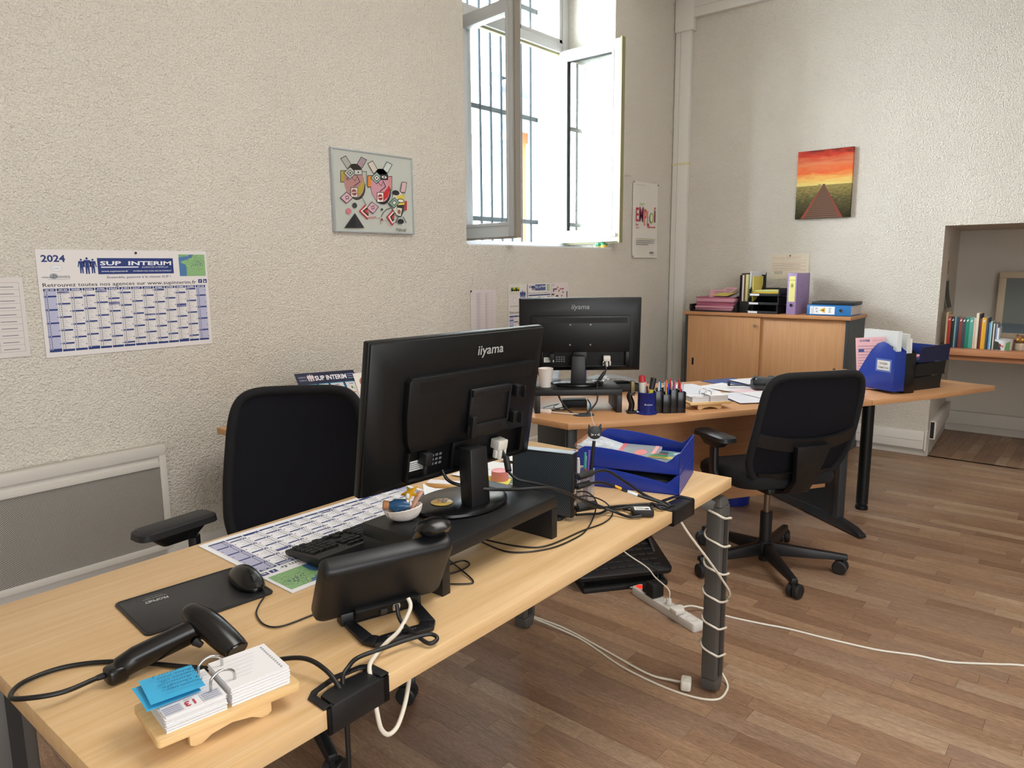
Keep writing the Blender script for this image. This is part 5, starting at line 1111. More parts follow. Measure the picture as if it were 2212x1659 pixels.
# magazine files, letter trays on the extension
def mag_file(label, loc, rz, mat, sticker):
    t = thing('magazine_file', label, 'file box', loc, rz); pr = [(0, 0), (0, .215), (.02, .225), (.05, .252), (.085, .262), (.12, .25), (.16, .21), (.205, .14), (.235, .09), (.25, .07), (.25, 0)]; w = .075
    for nm, y in (('side', 0), ('side', -w+.003)):
        a = MB(); a.T = Matrix.Translation((0, y, 0)) @ Matrix.Rotation(R_(90), 4, 'X'); a.prism(pr, 0, .003); a.build(nm, mat, t, bevel=.0006)
    MB().box(0, .003, -w, 0, 0, .215).build('spine', mat, t, bevel=.001); MB().box(.247, .25, -w, 0, 0, .07).build('front_lip', mat, t); MB().box(0, .25, -w, 0, 0, .003).build('bottom', mat, t)
    if sticker:
        p = Print(.0003); p.rect(-.052, -.035, .052, .035, M('#5872b8', .15)); p.L = 2; p.rect(-.042, -.026, .042, .026, '#e9e9e6'); p.L = 3
        p.text('DOSSIERS', -.0, .004, .011, '#26282e', 'C', w=.052, bold=.01); p.text('FORMATIONS', -.0, -.018, .011, '#26282e', 'C', w=.070, bold=.01)
        p.build('taped_label', frame((.072, .0003, .135), (-1, 0, 0), (0, 0, 1)), t, .4)
    return t
FB = (4.192, .908); fa_ = R_(60)
mag_file('blue magazine file labelled DOSSIERS FORMATIONS on the corner desk', (*FB, DZ+.0155), fa_, M('#1a3590', .25), True)
fm = Matrix.Translation((*FB, DZ+.0155)) @ Matrix.Rotation(fa_, 4, 'Z')
v = fm @ Vector((.004, -.0775, -.013)); mag_file('black magazine file between the blue file and the black trays', (v.x, v.y, v.z), fa_, M('#0e0f11', .22), False)
def stand_doc(name, label, cat, x, y0, y1, z1, L, col, tilt=0, prt=None, x0=.01):
    v = fm @ Vector((x, y0, .004)); t = thing(name, label, cat, (v.x, v.y, v.z), fa_); a = MB(); a.T = Matrix.Rotation(tilt, 4, 'Y'); a.box(0, L, 0, y1-y0, 0, z1); a.build('pages', M(col, .65), t)
    if prt: prt.build('print', Matrix.Rotation(tilt, 4, 'Y') @ frame((L, y1-y0+.0004, 0), (-1, 0, 0), (0, 0, 1)), t)
    return t
p = Print(.0003); p.text('SUP INTERIM', .03, .262, .012, '#33457e', w=.07, bold=.02); p.rect(.12, .262, .19, .272, '#d6a3ac')
for k in range(14): p.rect(.015, .235-.016*k, .015+.17*(1-.12*(k % 3)), .240-.016*k, '#b08a9a')
p.L = 2; p.rect(.02, .205, .06, .222, '#33457e')
stand_doc('pink_form', 'pink printed form sticking out of the blue magazine file', 'paper', .055, -.014, -.011, .285, .20, '#e6b6bd', R_(7), p)
p = Print(.0003); p.poly([(.03, .05), (.20, .05), (.20, .235), (.15, .245), (.09, .262), (.05, .27), (.03, .268)], '#1b1f22'); p.L = 2; p.text('QQ', .15, .225, .03, '#dfe3e6', w=.045)
stand_doc('white_binder', 'white binder with black cover print in the blue magazine file', 'binder', .012, -.050, -.020, .315, .225, '#dfe5e8', 0, p)
stand_doc('paper_bundle', 'bundle of white papers in the black magazine file', 'paper', .012, -.108, -.086, .30, .21, '#d6dad6', 0)
stand_doc('paper_bundle', 'thin curled white papers beside the bundle in the black magazine file', 'paper', .010, -.132, -.116, .275, .20, '#e3e5e6', R_(2))
TB = (4.382, .862); ba = R_(-24)
for k, (c_, dx) in enumerate((('#141515', 0), ('#141515', .028), ('#16245e', .056))):
    lb = 'letter tray, %s of the three stacked on the end of the corner desk' % ('lowest black', 'middle black', 'topmost blue')[k]
    t = thing('letter_tray', lb, 'letter tray', (TB[0]+dx*math.cos(ba), TB[1]+dx*math.sin(ba), DZ+.0005+.0765*k), ba)
    m_ = M(c_, .35) if k < 2 else M('#1a2a6a', .35); H = .070 if k < 2 else .085; L = .245; W = .28
    MB().box(0, L+.012, 0, W, 0, .003).build('bottom', m_, t)
    pr = [(0, .003), (L, .003), (L+.012, H*1.1), (L*.5, H*1.02), (.02, H*.98), (.004, H*.8), (0, H*.5)]
    for nm, y in (('near_side', .003), ('far_side', W)):
        a = MB(); a.T = Matrix.Translation((0, y, 0)) @ Matrix.Rotation(R_(90), 4, 'X'); a.prism(pr, 0, .003); a.build(nm, m_ if k < 2 else [M('#161d3e', .4), M('#23309a', .35)][0 if nm == 'near_side' else 1], t)
    MB().box(L-.001, L+.003, 0, W, .003, H*.9).build('end_wall', m_, t)
flat('pink_sheet', 'pink sheet peeking out of the topmost blue tray', 'paper', quad(4.53, .93, .12, .2, R_(-24)), DZ+.18, '#d88a94', th=.004)
# ------------------------------------------------------------------ low cabinet with sliding doors
cb = thing('sliding_door_cabinet', 'low beech cabinet with two sliding doors against the right wall', 'cabinet', (5.60, 1.535, 0))
LY = 1.30; CD = .42
MB().box(-.012, CD, -.012, LY+.012, 1.022, 1.048).build('top', wood('cabinet_top', '#c48e60', '#b07a4c', 'y'), cb, bevel=.004)
MB().box(.015, CD, 0, .02, .0, 1.022).build('side_panel', DARKSIDE, cb, bevel=.001); MB().box(.015, CD, LY-.02, LY, 0, 1.022).build('side_panel', DARKSIDE, cb, bevel=.001)
MB().box(0, .016, 0, .022, 0, 1.022).build('front_edge', M('#33383b', .5), cb); MB().box(0, .016, LY-.022, LY, 0, 1.022).build('front_edge', M('#33383b', .5), cb)
MB().box(.02, CD, .02, LY-.02, 0, .07).build('plinth', DARKSIDE, cb); MB().box(CD-.01, CD, .02, LY-.02, .07, 1.02).build('back_panel', DARKSIDE, cb)
for nm, y0, y1, x, hy in (('sliding_door', .66, LY-.022, .003, LY-.075), ('sliding_door', .022, .69, .022, .09)):
    d_ = MB().box(x, x+.016, y0, y1, .07, 1.018).build(nm, WOODBV, cb, bevel=.001)
    MB().box(x-.002, x+.004, hy-.009, hy+.009, .60, .66).build('recessed_grip', BLACKM, d_, bevel=.002)
    if y0 > .5:
        a = MB(); a.cyl((x+.002, .70, .955), (x-.014, .70, .955), .011, 14); a.build('lock', CHROME, d_, smooth=40)
        a = MB(); a.box(x-.024, x-.012, .692, .696, .945, .967); a.build('lock_key', CHROME, d_)
CT = 1.0485
def pile(name, label, cat, loc, rz, w, d, n, th, cols, seed=1, jit=.006):
    t = thing(name, label, cat, loc, rz); r = random.Random(seed); z = 0
    for k in range(n):
        a = MB(); dx, dy, dr = r.uniform(-jit, jit), r.uniform(-jit, jit), r.uniform(-.05, .05); h = th*r.uniform(.7, 1.3); a.T = T3((dx, dy, z), dr); a.box(-w/2, w/2, -d/2, d/2, .0002, h); a.build('folder', M(r.choice(cols), .7), t, bevel=.0008); z += h+.0004
    return t, z
st_ = thing('black_side_tray', 'black low tray under the pink folders on the cabinet', 'letter tray', (5.80, 2.62, CT), 0); MB().prism(rrect(.30, .42, .02, 4), 0, .008).build('bottom', BLACKM, st_); a = MB(); a.box(-.15, .15, .19, .21, .008, .06); a.box(-.15, .15, -.205, -.19, .008, .075); a.build('walls', BLACKM, st_, bevel=.006)
t, zt = pile('pink_folder_stack', 'stack of pink paper folders on the cabinet', 'folder stack', (5.80, 2.62, CT+.009), 0, .24, .33, 9, .012, ['#b06a80', '#c48496', '#d2a0ac', '#a35c74', '#c98fa0'], 2, .010)
for k, (dz, dx, dy, rz_, tl, c_, lb) in enumerate(((.006, .0, .02, .4, -.35, '#d9a0aa', 'pink forms fanned on the pink folder stack, at the left'), (.02, .04, -.03, -.35, -.45, '#d9a3ad', 'pink forms standing slanted on the pink folder stack, in the middle'), (.004, -.03, -.05, -.15, -.16, '#c9b85a', 'yellow form in front of the pink forms'), (.004, .0, -.14, -.5, -.3, '#9a8c92', 'grey form at the right end of the pink folder stack'))):
    t = thing('slanted_form', lb, 'paper', (5.80+dx, 2.62+dy, CT+.009+zt+dz+.02), 0); a = MB(); a.T = T3((0, 0, 0), rz_, 0, tl); a.box(-.08, .08, -.07, .07, -.001, .001); a.build('sheet', M(c_, .7), t)
    if k < 2:
        p = Print(.0004)
        for j in range(5): p.rect(-.05+.022*j, -.05, -.042+.022*j, .04-.02*(j % 2), '#5a4a66')
        p.build('print', T3((0, 0, 0), rz_, 0, tl) @ Matrix.Translation((0, 0, .001)), t)
# black magazine file with papers
mf = thing('magazine_file', 'black swept magazine file full of papers on the cabinet', 'file box', (5.70, 2.30, CT), 0)
pr = [(0, 0), (.25, 0), (.25, .32), (.235, .30), (.20, .22), (.14, .15), (.06, .105), (0, .09)]
for y in (0, .115):
    a = MB(); a.T = Matrix.Translation((0, y, 0)) @ Matrix.Rotation(R_(90), 4, 'X'); a.prism(pr if y == 0 else [(0, 0), (.25, 0), (.25, .30), (0, .30)], 0, .004); a.build('side', BLACKM, mf)
MB().box(0, .25, 0, .115, 0, .004).build('bottom', BLACKM, mf); MB().box(0, .004, 0, .115, 0, .09).build('front_lip', BLACKM, mf); MB().box(.246, .25, 0, .115, 0, .30).build('spine', BLACKM, mf)
for k, (y, h, L, c_, lb) in enumerate(((.104, .31, .22, '#4a3f3c', 'dark brochure at the left in the swept black file'), (.094, .295, .21, '#e2dcd8', 'cream brochure in the swept black file'), (.082, .30, .22, '#7a4f34', 'brown brochure in the swept black file'), (.058, .30, .21, '#c9c98a', 'pale yellow papers in the swept black file'), (.034, .325, .22, '#d5d6de', 'pale lilac papers in the swept black file'), (.012, .285, .20, '#cdbd5a', 'mustard yellow papers at the right in the swept black file'))):
    t = tag(MB().box(0, L, 0, .010 if k != 3 else .02, 0, h).build('brochure', M(c_, .65), None, bevel=.001), lb, 'brochure'); place(t, (5.708, 2.30+y-.008, CT+.0045), 0)
# three black letter trays with yellow and red folders
LT = (5.635, 2.075)
for k in range(3):
    t = thing('letter_tray', 'black letter tray with white tag on the cabinet, %s of three' % ('bottom', 'middle', 'top')[k], 'letter tray', (LT[0]+.014*k, LT[1]+.0, CT+.0003+.068*k))
    W = .245; D = .33
    MB().box(0, D, 0, W, 0, .004).build('bottom', BLACKM, t); a = MB(); a.box(0, D, 0, .005, .004, .055); a.box(0, D, W-.005, W, .004, .055); a.box(D-.005, D, 0, W, .004, .055); a.build('walls', BLACKP, t)
    for y in (.006, W-.012):
        MB().box(.006, .016, y, y+.006, .004, .0675).build('post', BLACKP, t)
    MB().box(-.004, .001, 0, W, .0, .020).build('front_rim', M('#2e3238', .2), t, bevel=.002); MB().box(-.0055, -.004, W-.085, W-.01, .002, .017).build('white_tag', PAPER, t)
for k, (c_, z, lb) in enumerate((('#a8252c', .006, 'red folder in the top black tray on the cabinet'), ('#d3b930', .021, 'yellow folder in the top black tray on the cabinet'), ('#c8cc8a', .034, 'pale yellow folder lying over the top black tray'))):
    o = tag(MB().box(0, .30, 0, .225, 0, .011).build('folder', M(c_, .6), None, bevel=.001), lb, 'folder'); place(o, (LT[0]+.035+.012*k, LT[1]+.010, CT+.136+z), 0)
def binder(label, loc, rz, w, h, d, col, lab, lay, txt):
    """lever arch binder standing; spine faces -x, opens to +x"""
    t = thing('lever_arch_binder', label, 'binder', loc, rz); c_ = M(col, .5); T = Matrix.Translation((0, -h, w)) @ Matrix.Rotation(R_(-90), 4, 'X') if lay else Matrix()
    B = lambda *q: MB().box(*q)
    def add(nm, q, m_): a = MB(); a.T = T; a.box(*q); return a.build(nm, m_, t, bevel=.001)
    add('spine', (0, .003, 0, w, 0, h), c_); add('cover', (0, d, 0, .003, 0, h), c_); add('cover', (0, d, w-.003, w, 0, h), c_)
    add('papers', (.02, d-.012, .005, w-.005, .006, h-.012), M('#cfc6c2', .8, noise=.12, nscale=120))
    F = T @ frame((-.0004, w, 0), (0, -1, 0), (0, 0, 1)); p = Print(.0003)
    lab(p, w, h); p.build('spine_label', F, t)
    a = MB(); a.T = T; a.tube([(-.001, w/2+.012*math.cos(q), .07+.012*math.sin(q)) for q in [2*math.pi*k/16 for k in range(16)]], .0022, 6, sub=1, close=True); a.build('finger_ring', CHROME, t, smooth=60)
    a = MB(); a.T = T; a.cyl((-.0008, w/2, .07), (.0004, w/2, .07), .011, 16); a.build('finger_hole', BLACKM, t)
    for z in (.13, .22):
        a = MB(); a.T = T; a.box(d*.32, d*.38, -.0015, .0, h*z/.32*1.0, h*z/.32+.004); a.build('rivet', M('#4a4250', .4, .5), t)
    return t
def lab1(p, w, h): p.rect(w*.18, h*.31, w*.82, h*.93, '#e3dd8e'); p.L = 2; p.rect(w*.18, h*.83, w*.82, h*.838, '#4a4a40'); [p.line([(w*.5, h*.70), (w*.5+.014*math.cos(k*.7), h*.70+.02*math.sin(k*.7))], .0022, '#3c3c34') for k in range(9)]
binder('lilac lever arch binder standing on the cabinet', (5.665, 1.945, CT), 0, .075, .315, .285, '#9a83b4', lab1, False, '')
def lab2(p, w, h):
    p.rect(w*.12, h*.36, w*.86, h*.93, '#e6ebf0'); p.L = 2; p.text('A.T', w*.5, h*.74, .018, '#2c3038', 'C')
    p.poly([(w*.22, h*.58), (w*.78, h*.58), (w*.5, h*.71)], '#d8a92c'); p.L = 3; p.poly([(w*.44, h*.60), (w*.56, h*.60), (w*.5, h*.67)], '#2a2a2a'); p.L = 2
    p.text('(m)', w*.5, h*.45, .02, '#2c3038', 'C'); p.rect(w*.16, h*.85, w*.84, h*.86, '#8a98ac'); p.rect(w*.16, h*.88, w*.7, h*.89, '#8a98ac')
# the blue one lies on its side
bt = binder('blue lever arch binder lying flat at the right end of the cabinet', (5.66, 1.86, CT+.001), 0, .078, .315, .285, '#1f72b8', lab2, True, '')
bt.rotation_euler = (0, 0, 0)
pl = tag(MB().prism(rrect(.24, .30, .006, 3), 0, .020).build('black_folder', M('#1b1f22', .5), None, bevel=.003), 'thin black folder lying on the blue binder', 'folder'); place(pl, (5.815, 1.69, CT+.081), 0)
# ------------------------------------------------------------------ heater under the calendar
ht = thing('panel_heater', 'white perforated panel heater on the wall below the calendar', 'heater', (0, 0, 0))
HX0, HX1, HZ0, HZ1, HY = .30, 1.346, .213, .681, 3.125
HM = M('#d3cfc7', .45)
t = NT('perforated_grille'); v = t.coords(); d = t.dots(v, 0, 2, .0074, .0074, .00185); t.set(.5, .1, .4, t.mix(d, lin('#b9b5ae'), lin('#0d0d0d'))); PERF = t.m
mb = MB(); mb.box(HX0, HX1, HY, HY+.03, HZ1-.045, HZ1); mb.box(HX1-.028, HX1, HY, HY+.03, HZ0+.026, HZ1-.045); mb.box(HX0, HX0+.028, HY, HY+.03, HZ0+.026, HZ1-.045); mb.box(HX0, HX1, HY, HY+.03, HZ0, HZ0+.026); mb.box(HX0+.028, HX1-.028, HY, HY+.03, HZ1-.094, HZ1-.072)
mb.build('front_frame', HM, ht, bevel=.0008)
MB().box(HX0+.02, HX1-.02, HY+.008, HY+.022, HZ0+.02, HZ1-.09).build('grille', PERF, ht)
MB().box(HX0+.02, HX1-.02, HY+.012, HY+.026, HZ1-.075, HZ1-.04).build('air_outlet', HM, ht)
MB().box(HX0, HX1, HY+.03, WY-.001, HZ0+.01, HZ1-.006).build('back_box', M('#bdb9b1', .5), ht, bevel=.003)
p = Print(.0002); p.text('airelec', 0, 0, .008, '#a5a29b', w=.035); p.build('badge', frame((HX1-.010, HY-.0005, HZ0+.02), (0, 0, 1), (-1, 0, 0)), ht)
# ------------------------------------------------------------------ things on the window wall
p = Print(); w, h = .30, .30
for k in range(11): p.rect(.012, .02+.026*k, .285, .0208+.026*k, '#7a7c88')
for x in (.05, .155, .205, .285): p.rect(x, .02, x+.0008, .281, '#7a7c88')
for k in range(10): p.rect(.17, .029+.026*k, .196, .032+.026*k, '#5b5d6a'); p.rect(.215, .029+.026*k, .268, .0315+.026*k, '#6c6e7a')
for k in range(16): p.rect(.135, .11+.009*k, .150, .113+.009*k, '#7a7c88')
sheet_thing('phone_list', 'printed phone list pinned left of the wall calendar', 'notice', XW(.605, 1.107, -.006), w, h, M('#d9d2cf', .7), .0006, p)
# framed cubist print
WP = .552; HP = .426
pf = thing('framed_print', 'thin grey framed abstract print of three cubist faces', 'picture', (2.331, WY, 1.618))
mb = MB(); e = .008
for q in ((0, WP, 0, e), (0, WP, HP-e, HP), (0, e, e, HP-e), (WP-e, WP, e, HP-e)): mb.box(q[0], q[1], -.024, -.001, q[2], q[3])
mb.build('frame', M('#b8c0c4', .35, .4), pf, bevel=.001); MB().box(e*.5, WP-e*.5, -.018, -.002, e*.5, HP-e*.5).build('backing', M('#e8e2d6', .6), pf)
p = Print(.00015); sx, sy = WP/1200, HP/1150; K = '#26282a'
cv = lambda x, y: ((x-235-(y-190)*.045)*WP/1170, (1455+(x-230)*.043-y)/(1265-(x-230)*.107)*HP)
def ar(pts, c): p.poly([cv(*q) for q in pts], c)
def ln(pts, wd=6, c=K, close=False): p.line([cv(*q) for q in pts], wd*WP/1165, c, close)
def el(x, y, rx, ry, c): u_, v_ = cv(x, y); p.disc(u_, v_, rx*WP/1165, c, 20, ry*HP/1215)
def dia(x, y, w_, h_, a, c, edge=True):
    ca, sa = math.cos(a), math.sin(a); q = [(x+dx*ca-dy*sa, y+dx*sa+dy*ca) for dx, dy in ((-w_, -h_), (w_, -h_), (w_, h_), (-w_, h_))]; p.L += 1; ar(q, c); p.L += 1
    if edge: ln(q, 7, K, True)
for (fx, fy, fc, hc, jaw) in ((555, 720, '#d9938f', '#26282a', '#d8b62c'), (925, 795, '#c893a0', '#26282a', '#c3272e')):
    dia(fx-110, fy-300, 40, 85, R_(-30), '#cfc7ba'); dia(fx+100, fy-295, 45, 70, R_(28), '#cba2ac' if fx < 700 else '#c6cfcb'); dia(fx-150, fy-90, 38, 85, 0, '#d8b62c' if fx < 700 else '#d98a3a'); dia(fx+130, fy-60, 40, 100, 0, '#d9d2c4' if fx < 700 else '#cf8a8c')
    p.L += 1; el(fx+25, fy+60, 130, 200, K); p.L += 1; el(fx, fy, 140, 230, fc); p.L += 1
    ar([(fx+130, fy-30), (fx+40, fy+95), (fx+20, fy+215), (fx+110, fy+150), (fx+142, fy+40)], jaw); p.L += 1
    ar([(fx-70+140*0, fy-190), (fx-95, fy-160), (fx-40, fy-275), (fx+40, fy-275), (fx+95, fy-190), (fx+100, fy-130)], hc); el(fx+10, fy-190, 92, 85, hc)
    dia(fx-60, fy-140, 62, 62, R_(45), '#e3ddd2' if fx < 700 else '#9db5ab'); dia(fx-60, fy-140, 32, 32, R_(45), '#e8e2d6'); p.L += 1; el(fx-60, fy-140, 12, 14, K)
    dia(fx+50, fy-150, 55, 38, 0, '#ddd6ca' if fx < 700 else '#3a3d42'); p.L += 1; el(fx+50, fy-150, 36, 18, '#e8e2d6'); p.L += 1; el(fx+50, fy-150, 12, 12, K)
    ln([(fx+35, fy-90), (fx+75, fy-10), (fx-10, fy+60)], 9); ln([(fx-100, fy-140), (fx+10, fy-20), (fx+35, fy-90)], 5)
    dia(fx-5, fy+150, 48, 72, 0, '#e6dfd4'); p.L += 1; el(fx-5, fy+150, 36, 46, '#9a2a30'); p.L += 1; ar([(fx-36, fy+145), (fx+28, fy+140), (fx+28, fy+152), (fx-36, fy+160)], '#e9e4da')
el(455, 663, 16, 20, '#6b6a70')
dia(440, 950, 60, 60, R_(45), '#cfa9b5'); ln([(420, 935), (460, 925), (465, 965), (430, 970), (430, 950)], 7); dia(805, 1100, 62, 62, R_(38), '#cfa9b5'); ln([(785, 1085), (825, 1075), (830, 1115), (795, 1120), (795, 1100)], 7)
p.L += 1; el(552, 1065, 32, 40, '#3a3d3c'); el(470, 1152, 36, 46, '#c87680')
ar([(555, 1180), (410, 1405), (690, 1405)], '#202224'); p.L += 1; ar([(555, 1180), (575, 1405), (690, 1405)], '#2e3134')
for k, c_ in enumerate(('#b8323c', '#e3dcd2', '#26282a', '#b8323c')):
    p.L += 1; ar([(705+12*k, 1045+22*k), (610+24*k, 1150), (735+3*k, 1280-24*k), (750, 1250-24*k), (650+24*k, 1150), (712+12*k, 1070+22*k)], c_); ar([(1120+4*k, 1120+26*k), (1012+26*k, 1240), (1105, 1375-30*k), (1130, 1340-26*k), (1130, 1130+26*k)], c_)
ln([(655, 950), (710, 1050)], 6); ln([(745, 1250), (855, 1240)], 7, '#b8323c'); ln([(785, 1265), (915, 1255), (925, 1350), (985, 1285), (1075, 1390)], 4, '#a86a70'); ln([(935, 1240), (960, 1180), (1010, 1130), (1070, 1105)], 7); el(945, 1280, 14, 20, '#7a2a2c'); dia(942, 1128, 15, 15, 0, K, False)
dia(1270, 800, 38, 75, R_(10), '#d3b0b6'); p.L += 1; el(1190, 1040, 95, 200, '#d8cfc0'); p.L += 1; ar([(1170, 1060), (1285, 1060), (1275, 1160), (1240, 1240), (1205, 1245), (1160, 1200)], '#2c3230'); el(1150, 880, 55, 40, K); p.L += 1; ar([(1168, 920), (1285, 915), (1285, 1060), (1175, 1065)], '#d8c24a'); p.L += 1; el(1228, 1000, 55, 34, K); p.L += 1; el(1228, 1000, 44, 22, '#e6dfd4'); dia(1125, 1030, 55, 60, R_(45), '#7fa393'); dia(1125, 1030, 24, 24, R_(45), '#e3e0d6'); dia(1200, 1165, 38, 58, R_(10), '#d9d2c6', False); p.L += 1; el(1200, 1165, 26, 36, '#8a6a58'); dia(1305, 1075, 18, 70, 0, '#b8323c', False)
ln([(1185, 1245), (1150, 1330)], 9); ln([(1265, 1245), (1315, 1330)], 9); p.L += 1; el(1228, 1310, 48, 40, K); ln([(1000, 1000), (1080, 1110), (1180, 1230)], 6)
u_, v_ = cv(1160, 1455); p.text('Nical', u_, v_, .018, K, w=.07, shear=.35)
p.build('artwork', frame((0, -.0185, 0), (1, 0, 0), (0, 0, 1)), pf)
MB().box(e, WP-e, -.0225, -.0215, e, HP-e).build('glazing', GLASS, pf)
# notices behind the second monitor
p = Print(); w, h = .245, .30
for k in range(15): p.rect(.008, .012+.019*k, .237, .0126+.019*k, '#9a94a0')
p.rect(.055, .012, .09, .28, '#c9bfc4'); p.rect(.135, .012, .16, .28, '#c9bfc4')
for x in (.05, .10, .17, .2): p.rect(x, .012, x+.0008, .28, '#8d8894')
o = sheet_thing('rota_sheet', 'greyish printed rota sheet pinned left of the second monitor', 'notice', XW(3.362, .985, -.01), w, h, M('#d8d0d0', .7), .0006, p); MB().ball((.004, -.003, .292), .006, n=8).build('pin', M('#222222', .4), o)
p = Print(); w, h = .68, .42
people(p, .155, .315, .06, NAVY); p.disc(.07, .31, .02, '#b9c0cc', ry=.022); p.L = 2; p.disc(.07, .31, .017, '#e2dcd8', ry=.019); p.L = 1; p.text('réseau Domitis', .02, .265, .012, '#3b4358', w=.085); p.text('Retrouvez toutes nos agences sur www.supinterim.fr', .015, .218, .020, '#16192a', w=.62, bold=.006)
for m in range(14):
    a0 = .012+m*.047; p.L = 1; p.rect(a0, .195, a0+.044, .205, NAVY)
    if m == 0: p.rect(a0, .02, a0+.044, .193, LILAC)
    p.L = 2
    for k in range(4): p.rect(a0, .17-.042*k-.011*(m % 3), a0+.044, .176-.042*k-.011*(m % 3), NAVY)
sheet_thing('wall_calendar', 'older planner calendar half hidden behind the second monitor', 'calendar', XW(3.731, .893, -.004), w, h, M('#ddd7d3', .65), .002, p)
XV = lambda x, z, d: frame((x, WY-.004-d, z), (1, 0, 0), (0, 0, 1))
p = Print(); p.rect(0, 0, .11, .05, '#d9d6c6'); p.L = 2
for k in range(4): p.disc(.025+.022*k, .025, .013, '#c9b42c' if k % 2 else '#3f7a4a', ry=.014); p.rect(.018+.022*k, .012, .034+.022*k, .024, '#26304a')
sheet_thing('logo_card', 'small card with yellow and green logo over the older planner', 'card', XV(3.745, 1.252, .003), .11, .05, None, .001, p)
p = Print(); w, h = .265, .165; p.text('2024', .012, h-.028, .016, NAVY, bold=.03); people(p, .062, h-.045, .036, NAVY); logo_box(p, .082, h-.048, .12, .042); p.rect(.218, h-.052, .25, h-.006, '#8fa88a'); p.L = 2; p.rect(.224, h-.046, .246, h-.012, '#a9bf95'); p.L = 1; p.text('Retrouvez toutes nos agences', .01, h-.068, .009, '#2a2d3a', w=.235)
p.rect(.008, h-.084, .257, h-.076, NAVY)
for m in range(7):
    for k in range(4): p.rect(.010+.0355*m, h-.098-.018*k-.005*(m % 3), .040+.0355*m, h-.094-.018*k-.005*(m % 3), NAVY)
    p.rect(.0425+.0355*m, .004, .0432+.0355*m, h-.09, '#a9afc2')
p.rect(-.004, 0, .0, h, '#23315e'); sheet_thing('small_planner', 'small 2024 planner calendar above the second monitor', 'calendar', XV(3.938, 1.145, .004), w, h, M('#dfdbd8', .65), .0012, p)
p = Print(); w, h = .21, .165; r = random.Random(9)
for k in range(13): p.rect(.004+.0165*k, .004, .0048+.0165*k, h-.02, '#a79aa0')
for k in range(44): x, y = r.randrange(12), r.randrange(11); p.rect(.005+.0165*x, .006+.0125*y, .019+.0165*x, .0165+.0125*y, r.choice(['#6a2440', '#7d2c4c', '#b24a56', '#5a2a44']))
p.text('2024', .01, h-.016, .010, '#6a2440'); sheet_thing('leave_planner', 'holiday planner with dark red squares above the second monitor', 'calendar', XV(4.207, 1.142, .004), w, h, M('#ddd3d2', .65), .0012, p)
# EMPLOI poster
p = Print(); w, h = .415, .625
for s, x, wd, hh, c_ in (('E', .045, .042, .115, '#c9344a'), ('M', .098, .066, .125, '#7a2348'), ('P', .178, .042, .14, '#d9574a'), ('L', .230, .030, .125, '#b02a5c')): p.text(s, x, .30-(.03 if s in 'PL' else 0), hh, c_, w=wd, bold=.015)
p.disc(.300, .335, .034, '#8fae4a', ry=.045); p.L = 2; p.disc(.300, .335, .020, '#dcd8cf', ry=.03); p.L = 1; p.rect(.348, .30, .368, .40, '#8a2a4c'); p.disc(.358, .418, .011, '#d9574a')
p.text('bonjour', .10, .435, .026, '#93b552', w=.08); p.text('Etre', .045, .265, .018, '#b02a5c', bold=.02); p.text('interim', .045, .243, .014, '#c9344a'); p.text('@bientôt', .24, .252, .016, '#c9344a', w=.13, bold=.02)
p.rect(.03, .595, .18, .598, '#a8a49a')
for k in range(4): p.rect(.05, .155-.016*k, .375-(.12 if k == 3 else .01*k), .161-.016*k, '#c2bb9a' if k == 0 else '#8d8b88')
p.text('prism', .28, .035, .022, '#4a4a52', bold=.02); p.rect(.30, .022, .38, .025, '#8d8b88')
po = thing('poster', 'tall white poster reading EMPLOI hanging right of the window', 'poster', (5.318, WY-.006, 1.497))
g = [[(w*j/8, -.002-.004*math.sin(j*1.1)*(1-i/8)-.006*(1 if i == 0 else 0), h*i/8) for j in range(9)] for i in range(9)]
MB().sheet(g, .0006).build('sheet', M('#dcd8d0', .65), po, smooth=60); p.build('print', frame((0, -.0095, 0), (1, 0, 0), (0, 0, 1)), po)
for x, z in ((.01, .615), (.405, .615), (.01, .01)): MB().ball((x, -.008, z), .006, n=8).build('pin', M('#8a8478', .4), po)
hk = thing('wall_hook', 'small metal hook in the wall beside the open window', 'hook', (5.20, WY, 2.152)); MB().tube([(0, .002, 0), (0, -.03, 0), (.02, -.05, .0), (.04, -.05, .006)], .006, 8).build('hook', M('#d5d0c2', .35, .4), hk, smooth=60)
for nm, x, c1, c2, lb in (('cactus_pot', 4.905, '#3f8a68', '#2f7a5a', 'small green cactus ornament on the window sill'), ('painted_pot', 4.985, '#3f9a72', '#d8b04a', 'little yellow pot with green rim on the window sill')):
    t = thing(nm, lb, 'ornament', (x, 3.262, 1.575))
    if nm == 'cactus_pot':
        MB().lathe([(.001, 0), (.02, 0), (.026, .006), (.001, .008)], 16).build('dish', M('#c9b04a', .5), t); a = MB()
        for k in range(5): a.ball((.016*math.cos(k*1.3), .012*math.sin(k*1.3), .022+.004*(k % 2)), .013, n=10)
        a.build('cactus', M(c1, .6), t, smooth=60)
    else:
        MB().lathe([(.001, 0), (.020, 0), (.029, .010), (.031, .022), (.001, .024)], 20).build('bowl', M(c2, .45), t, smooth=40); MB().lathe([(.001, .0222), (.032, .0222), (.031, .034), (.022, .042), (.001, .042)], 20).build('rim', M(c1, .45), t, smooth=40)
